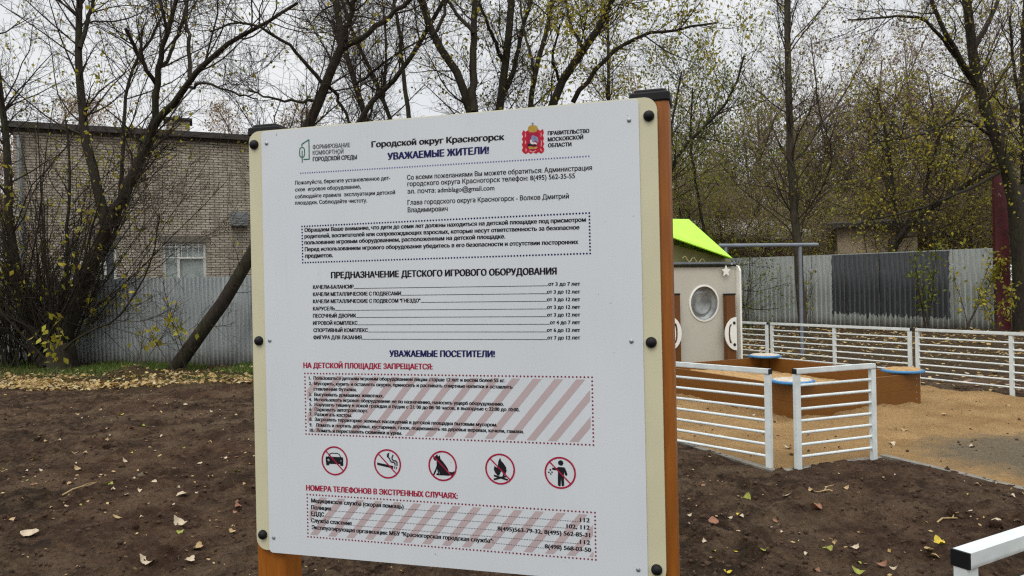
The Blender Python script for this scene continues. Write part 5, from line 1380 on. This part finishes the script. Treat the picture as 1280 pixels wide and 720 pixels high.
# ------------------------------------------------------------------ soil lumps, leaf litter, grass, single fallen leaves
g = np.random.default_rng(99)
def ground_pts(n, fx, fy, ok=None):
    x, y = fx(n), fy(n)
    if ok is not None: m = ok(x, y); x, y = x[m], y[m]
    return x, y, soil_h(x, y)
def lumps(name, x, y, z, rmin, rmax, m):
    bm = bmesh.new(); bmesh.ops.create_icosphere(bm, subdivisions=1, radius=1); tv = np.array([v.co[:] for v in bm.verts]); tf = np.array([[v.index for v in f.verts] for f in bm.faces]); bm.free()
    n = len(x); r = rmin + (rmax - rmin) * g.random(n) ** 3
    sc = r[:, None] * g.uniform(0.6, 1.2, (n, 3)); jit = 1 + g.uniform(-0.28, 0.28, (n, len(tv), 1))
    V = tv[None] * jit * sc[:, None] + np.stack([x, y, z + r * 0.25], -1)[:, None]
    F = tf[None] + (np.arange(n) * len(tv))[:, None, None]
    return link_mesh(name, np_mesh(name, V.reshape(-1, 3), tris=F.reshape(-1, 3), smooth=False), m)
depthy = lambda n: 3.2 + 10.5 * g.random(n) ** 1.5
yy = depthy(17000); xx = yy * g.uniform(-0.80, 0.85, 17000); m = (kerb_side(xx, yy) < -0.06) | (yy < 4.2)
m &= (sand_mask(xx, yy) < 0.01)
xx, yy = xx[m], yy[m]
tag(lumps('soil_clods', xx, yy, soil_h(xx, yy), 0.003, 0.020, M['clod']), kind='stuff')
yy = depthy(160); xx = yy * g.uniform(-0.8, 0.85, 160); m = sand_mask(xx, yy) < 0.01; xx, yy = xx[m], yy[m]
tag(lumps('soil_clumps', xx, yy, soil_h(xx, yy) - 0.006, 0.018, 0.045, M['soil']), kind='stuff')
yy = g.uniform(5.5, 11.5, 1000); xx = g.uniform(1.6, 7.0, 1000); m = (kerb_side(xx, yy) > 0.12) & (back_side(xx, yy) < 0)
xx, yy = xx[m], yy[m]; tag(lumps('soil_crumbs', xx, yy, sand_h(xx, yy) - 0.004, 0.003, 0.017, M['clod']), kind='stuff')

def leaf_quads(x, y, z, smin, smax, tilt=0.35, up=0.012):
    n = len(x); s = g.uniform(smin, smax, n)[:, None]; a = g.uniform(0, 6.283, n)
    ax = nrm(np.stack([np.cos(a), np.sin(a), g.normal(0, tilt * 0.5, n)], -1)); nn = nrm(np.stack([g.normal(0, tilt, n), g.normal(0, tilt, n), np.ones(n)], -1)); sd = nrm(np.cross(nn, ax))
    O = np.stack([x, y, z + up * g.random(n)], -1); cu = nn * s * g.uniform(-0.05, 0.22, n)[:, None]
    V = np.stack([O - ax * s * 0.5 + cu * .6, O + sd * s * 0.33 + cu, O + ax * s * 0.5 + cu * 1.2, O - sd * s * 0.33 + cu * .8, O - nn * 0.0], 1)
    i = (np.arange(n) * 5)[:, None]
    T = np.concatenate([i + np.array([[0, 4, 1]]), i + np.array([[1, 4, 2]]), i + np.array([[2, 4, 3]]), i + np.array([[3, 4, 0]])])
    return V.reshape(-1, 3), T
# dense litter band by the left fence
n = 14000; xx = g.uniform(-14, -1.5, n); yy = 12.3 + np.abs(g.normal(0, 1.0, n)) + 0.6 * fbm(xx * 0.8, xx * 0 + 2, 3) - 0.03 * xx
fy = FLa.y + (xx - FLa.x) * (FLb.y - FLa.y) / (FLb.x - FLa.x); m = yy < fy - 0.1; m &= g.random(n) < np.clip((fbm(xx * 1.1, yy * 1.6, 4) - 0.36) * 4.2, 0.04, 1); xx, yy = xx[m], yy[m]
V, T = leaf_quads(xx, yy, soil_h(xx, yy), 0.05, 0.12, 0.6, 0.03)
tag(link_mesh('leaf_litter', np_mesh('leaf_litter', V, tris=T), M['litter']), kind='stuff')
# litter beyond the back railing
n = 9000; xx = g.uniform(3, 16, n); yy = g.uniform(10, 27, n); m = (back_side(xx, yy) > 0.25) & (g.random(n) < 1.5 * fbm(xx * 0.7, yy * 0.7, 3) - 0.2); xx, yy = xx[m], yy[m]
V, T = leaf_quads(xx, yy, soil_h(xx, yy), 0.06, 0.14)
tag(link_mesh('leaf_litter', np_mesh('leaf_litter', V, tris=T), M['litter']), kind='stuff')
# crumbs of straw and leaf bits on the soil
n = 1500; yy = depthy(n); xx = yy * g.uniform(-0.8, 0.85, n); m = sand_mask(xx, yy) < 0.01; xx, yy = xx[m], yy[m]
V, T = leaf_quads(xx, yy, soil_h(xx, yy), 0.008, 0.035, 0.5)
tag(link_mesh('leaf_crumbs', np_mesh('leaf_crumbs', V, tris=T), M['litter']), kind='stuff')
# grass along the left fence
n = 26000; xx = g.uniform(-14.5, -2.5, n); fy = FLa.y + (xx - FLa.x) * (FLb.y - FLa.y) / (FLb.x - FLa.x); yy = fy - 0.05 - np.abs(g.normal(0, 1.05, n))
m = (fbm(xx * 0.9 + 4, yy * 1.4, 4) > 0.40); xx, yy = xx[m], yy[m]; n = len(xx); z = soil_h(xx, yy)
hgt = g.uniform(0.04, 0.14, n)[:, None]; a = g.uniform(0, 6.283, n); wd = np.stack([np.cos(a), np.sin(a), a * 0], -1) * g.uniform(0.005, 0.013, n)[:, None]
B_ = np.stack([xx, yy, z - 0.01], -1); ln = np.stack([g.normal(0, 0.5, n), g.normal(0, 0.5, n), np.ones(n)], -1) * hgt
V = np.stack([B_ - wd, B_ + wd, B_ + ln], 1).reshape(-1, 3); T = np.arange(n * 3).reshape(n, 3)
tag(link_mesh('grass', np_mesh('grass', V, tris=T), M['grass']), kind='stuff')

# single leaves one can point at
def leaf_mesh(seed, lobes, curl, fold):
    q = np.random.default_rng(seed); na, nb = 9, 5; V = []
    for i in range(na):
        t = i / (na - 1); w = 0.36 * math.sin(math.pi * min(1, t * 0.97 + 0.02)) ** 0.75 * (1 + lobes * math.sin(t * 19 + seed))
        for j in range(nb):
            u = (j / (nb - 1) - 0.5) * 2; V.append((t - 0.5, u * w, curl * ((t - 0.45) ** 2) * 1.6 + fold * abs(u) * w * 1.2 + q.normal(0, 0.012)))
    idx = np.arange(na * nb).reshape(na, nb); Q = np.stack([idx[:-1, :-1], idx[1:, :-1], idx[1:, 1:], idx[:-1, 1:]], -1).reshape(-1, 4)
    return np_mesh('fallen_leaf', np.array(V), quads=Q, smooth=True)
def one_leaf_mat(name, c):
    t = NT(name); v = t.coord('Object'); n = t.noise(v, 7, 5); t.base(t.ramp(n, [(0.3, tuple(x * 0.7 for x in c)), (0.7, tuple(min(1, x * 1.15) for x in c))])); t.rough(0.6, 0.3); return t.m
LM = {'pale': one_leaf_mat('pale_dry_leaf', (0.44, 0.36, 0.25)), 'tan': one_leaf_mat('tan_dry_leaf', (0.36, 0.25, 0.12)), 'brown': one_leaf_mat('red_brown_leaf', (0.22, 0.10, 0.055)), 'yellow': one_leaf_mat('yellow_leaf', (0.50, 0.38, 0.03)), 'green': one_leaf_mat('green_yellow_leaf', (0.24, 0.25, 0.04))}
LME = {}
for k, mm in LM.items():
    for s_ in range(4):
        me = leaf_mesh(hash(k) % 7 + s_ * 3 if False else len(k) + s_ * 3, (0.0, 0.18, 0.1, 0.25)[s_], (0.5, 1.0, -0.3, 0.8)[s_], (0.3, 0.1, 0.5, 0.2)[s_]); me.materials.append(mm); LME[k, s_] = me
def drop(kind, x, y, size, label, group=None, rz=None, on_sand=False):
    o = bpy.data.objects.new('fallen_leaf', LME[kind, int(g.integers(0, 4))]); COL.objects.link(o)
    z = float((sand_h if on_sand else soil_h)(np.array([x]), np.array([y]))[0])
    o.location = (x, y, z + 0.004 + 0.03 * size); o.scale = (size, size, size); o.rotation_euler = (g.normal(0, 0.18), g.normal(0, 0.18), g.uniform(0, 6.28) if rz is None else rz)
    tag(o, label, 'leaf', group)
named = [('yellow', 44, 574, 0.075, 'bright yellow leaf lying alone on the dark soil at left'), ('pale', 230, 622, 0.115, 'large pale leaf, widest of those on the soil left of the board'), ('pale', 226, 657, 0.11, 'large pale leaf on the soil just left of the lower board edge'),
    ('pale', 176, 601, 0.10, 'long pale leaf in the middle of the left soil'), ('yellow', 150, 520, 0.09, 'small yellow leaf far back on the left soil'), ('green', 136, 611, 0.09, 'greenish leaf beside the long pale leaf'), ('pale', 38, 671, 0.12, 'long pale blade shaped leaf at the lower left'),
    ('green', 933, 625, 0.095, 'yellow green leaf on the soil right of the board'), ('brown', 1020, 640, 0.11, 'red brown leaf on the soil below the short railing'), ('green', 1031, 683, 0.10, 'curled yellow green leaf at the bottom right of the board'), ('yellow', 1175, 681, 0.085, 'pale yellow leaf beside the nearest railing cap'), ('brown', 892, 660, 0.09, 'pinkish brown leaf close to the right board post'),
    ('brown', 297, 641, 0.085, 'orange brown leaf near the left board edge'), ('pale', 185, 702, 0.10, 'pale crumpled leaf at the bottom edge left of the board'), ('pale', 237, 700, 0.07, 'small pale leaf at the bottom edge nearest the left post')]
for k, px, py, sz, lab in named:
    p = on_ground(px, py); drop(k, p.x, p.y, sz, lab)
NAMES = {'pale': 'pale dry leaf scattered among others on the dark soil', 'tan': 'tan dry leaf scattered among others on the dark soil', 'brown': 'red brown dry leaf scattered among others on the dark soil', 'yellow': 'yellow leaf scattered among others on the dark soil', 'green': 'greenish yellow leaf scattered among others on the dark soil'}
cnt = 0
while cnt < 185:
    left = g.random() < 0.76
    px = g.uniform(2, 318) if left else g.uniform(850, 1276); py = g.uniform(492, 716) if left else g.uniform(592, 716)
    py = 492 + (py - 492) * g.random() ** 0.35 if left else py
    if px > 1180 and py > 660: continue
    p = on_ground(px, py)
    if kerb_side(p.x, p.y) > -0.12: continue
    k = g.choice(['pale', 'tan', 'brown', 'yellow', 'green'], p=[0.36, 0.36, 0.16, 0.05, 0.07]); drop(k, p.x, p.y, 0.025 + 0.05 * g.random() ** 1.8, NAMES[k], k + ' leaves on the soil'); cnt += 1
for px, py in ((1115, 555), (1130, 538), (1260, 507), (1180, 520), (900, 545), (985, 560), (1050, 560), (1215, 560), (1165, 590), (940, 520)):
    p = on_ground(px, py); k = g.choice(['pale', 'tan', 'brown'])
    drop(k, p.x, p.y, g.uniform(0.05, 0.09), {'pale': 'pale', 'tan': 'tan', 'brown': 'red brown'}[k] + ' dry leaf lying on the sand of the play area', k + ' leaves on the sand', on_sand=True)
# a few dead sticks on the soil
for i, (px, py, ln, lab) in enumerate(((1190, 645, 0.35, 'forked dry stick on the soil behind the nearest railing'), (100, 622, 0.4, 'thin straw coloured stick on the left soil'), (1030, 622, 0.18, 'short dry stick below the short railing section'))):
    p = on_ground(px, py); z = float(soil_h(np.array([p.x]), np.array([p.y]))[0]) + 0.012; a = 0.5 + i
    bm = bmesh.new(); pts = [(p.x + math.cos(a) * ln * (f - .5), p.y + math.sin(a) * ln * (f - .5) + 0.02 * math.sin(f * 7), z + 0.012 * math.sin(f * 5)) for f in (0, .25, .5, .75, 1)]
    add_tube(bm, pts, [0.006, 0.0055, 0.005, 0.004, 0.003], 6)
    q = Vector(pts[2]); add_tube(bm, [q, q + Vector((0.04, 0.05, 0.015)), q + Vector((0.10, 0.07, 0.02))], [0.004, 0.003, 0.002], 5)
    tag(bm_obj('dry_stick', bm, LM['tan'], None, smooth=True), lab, 'stick')
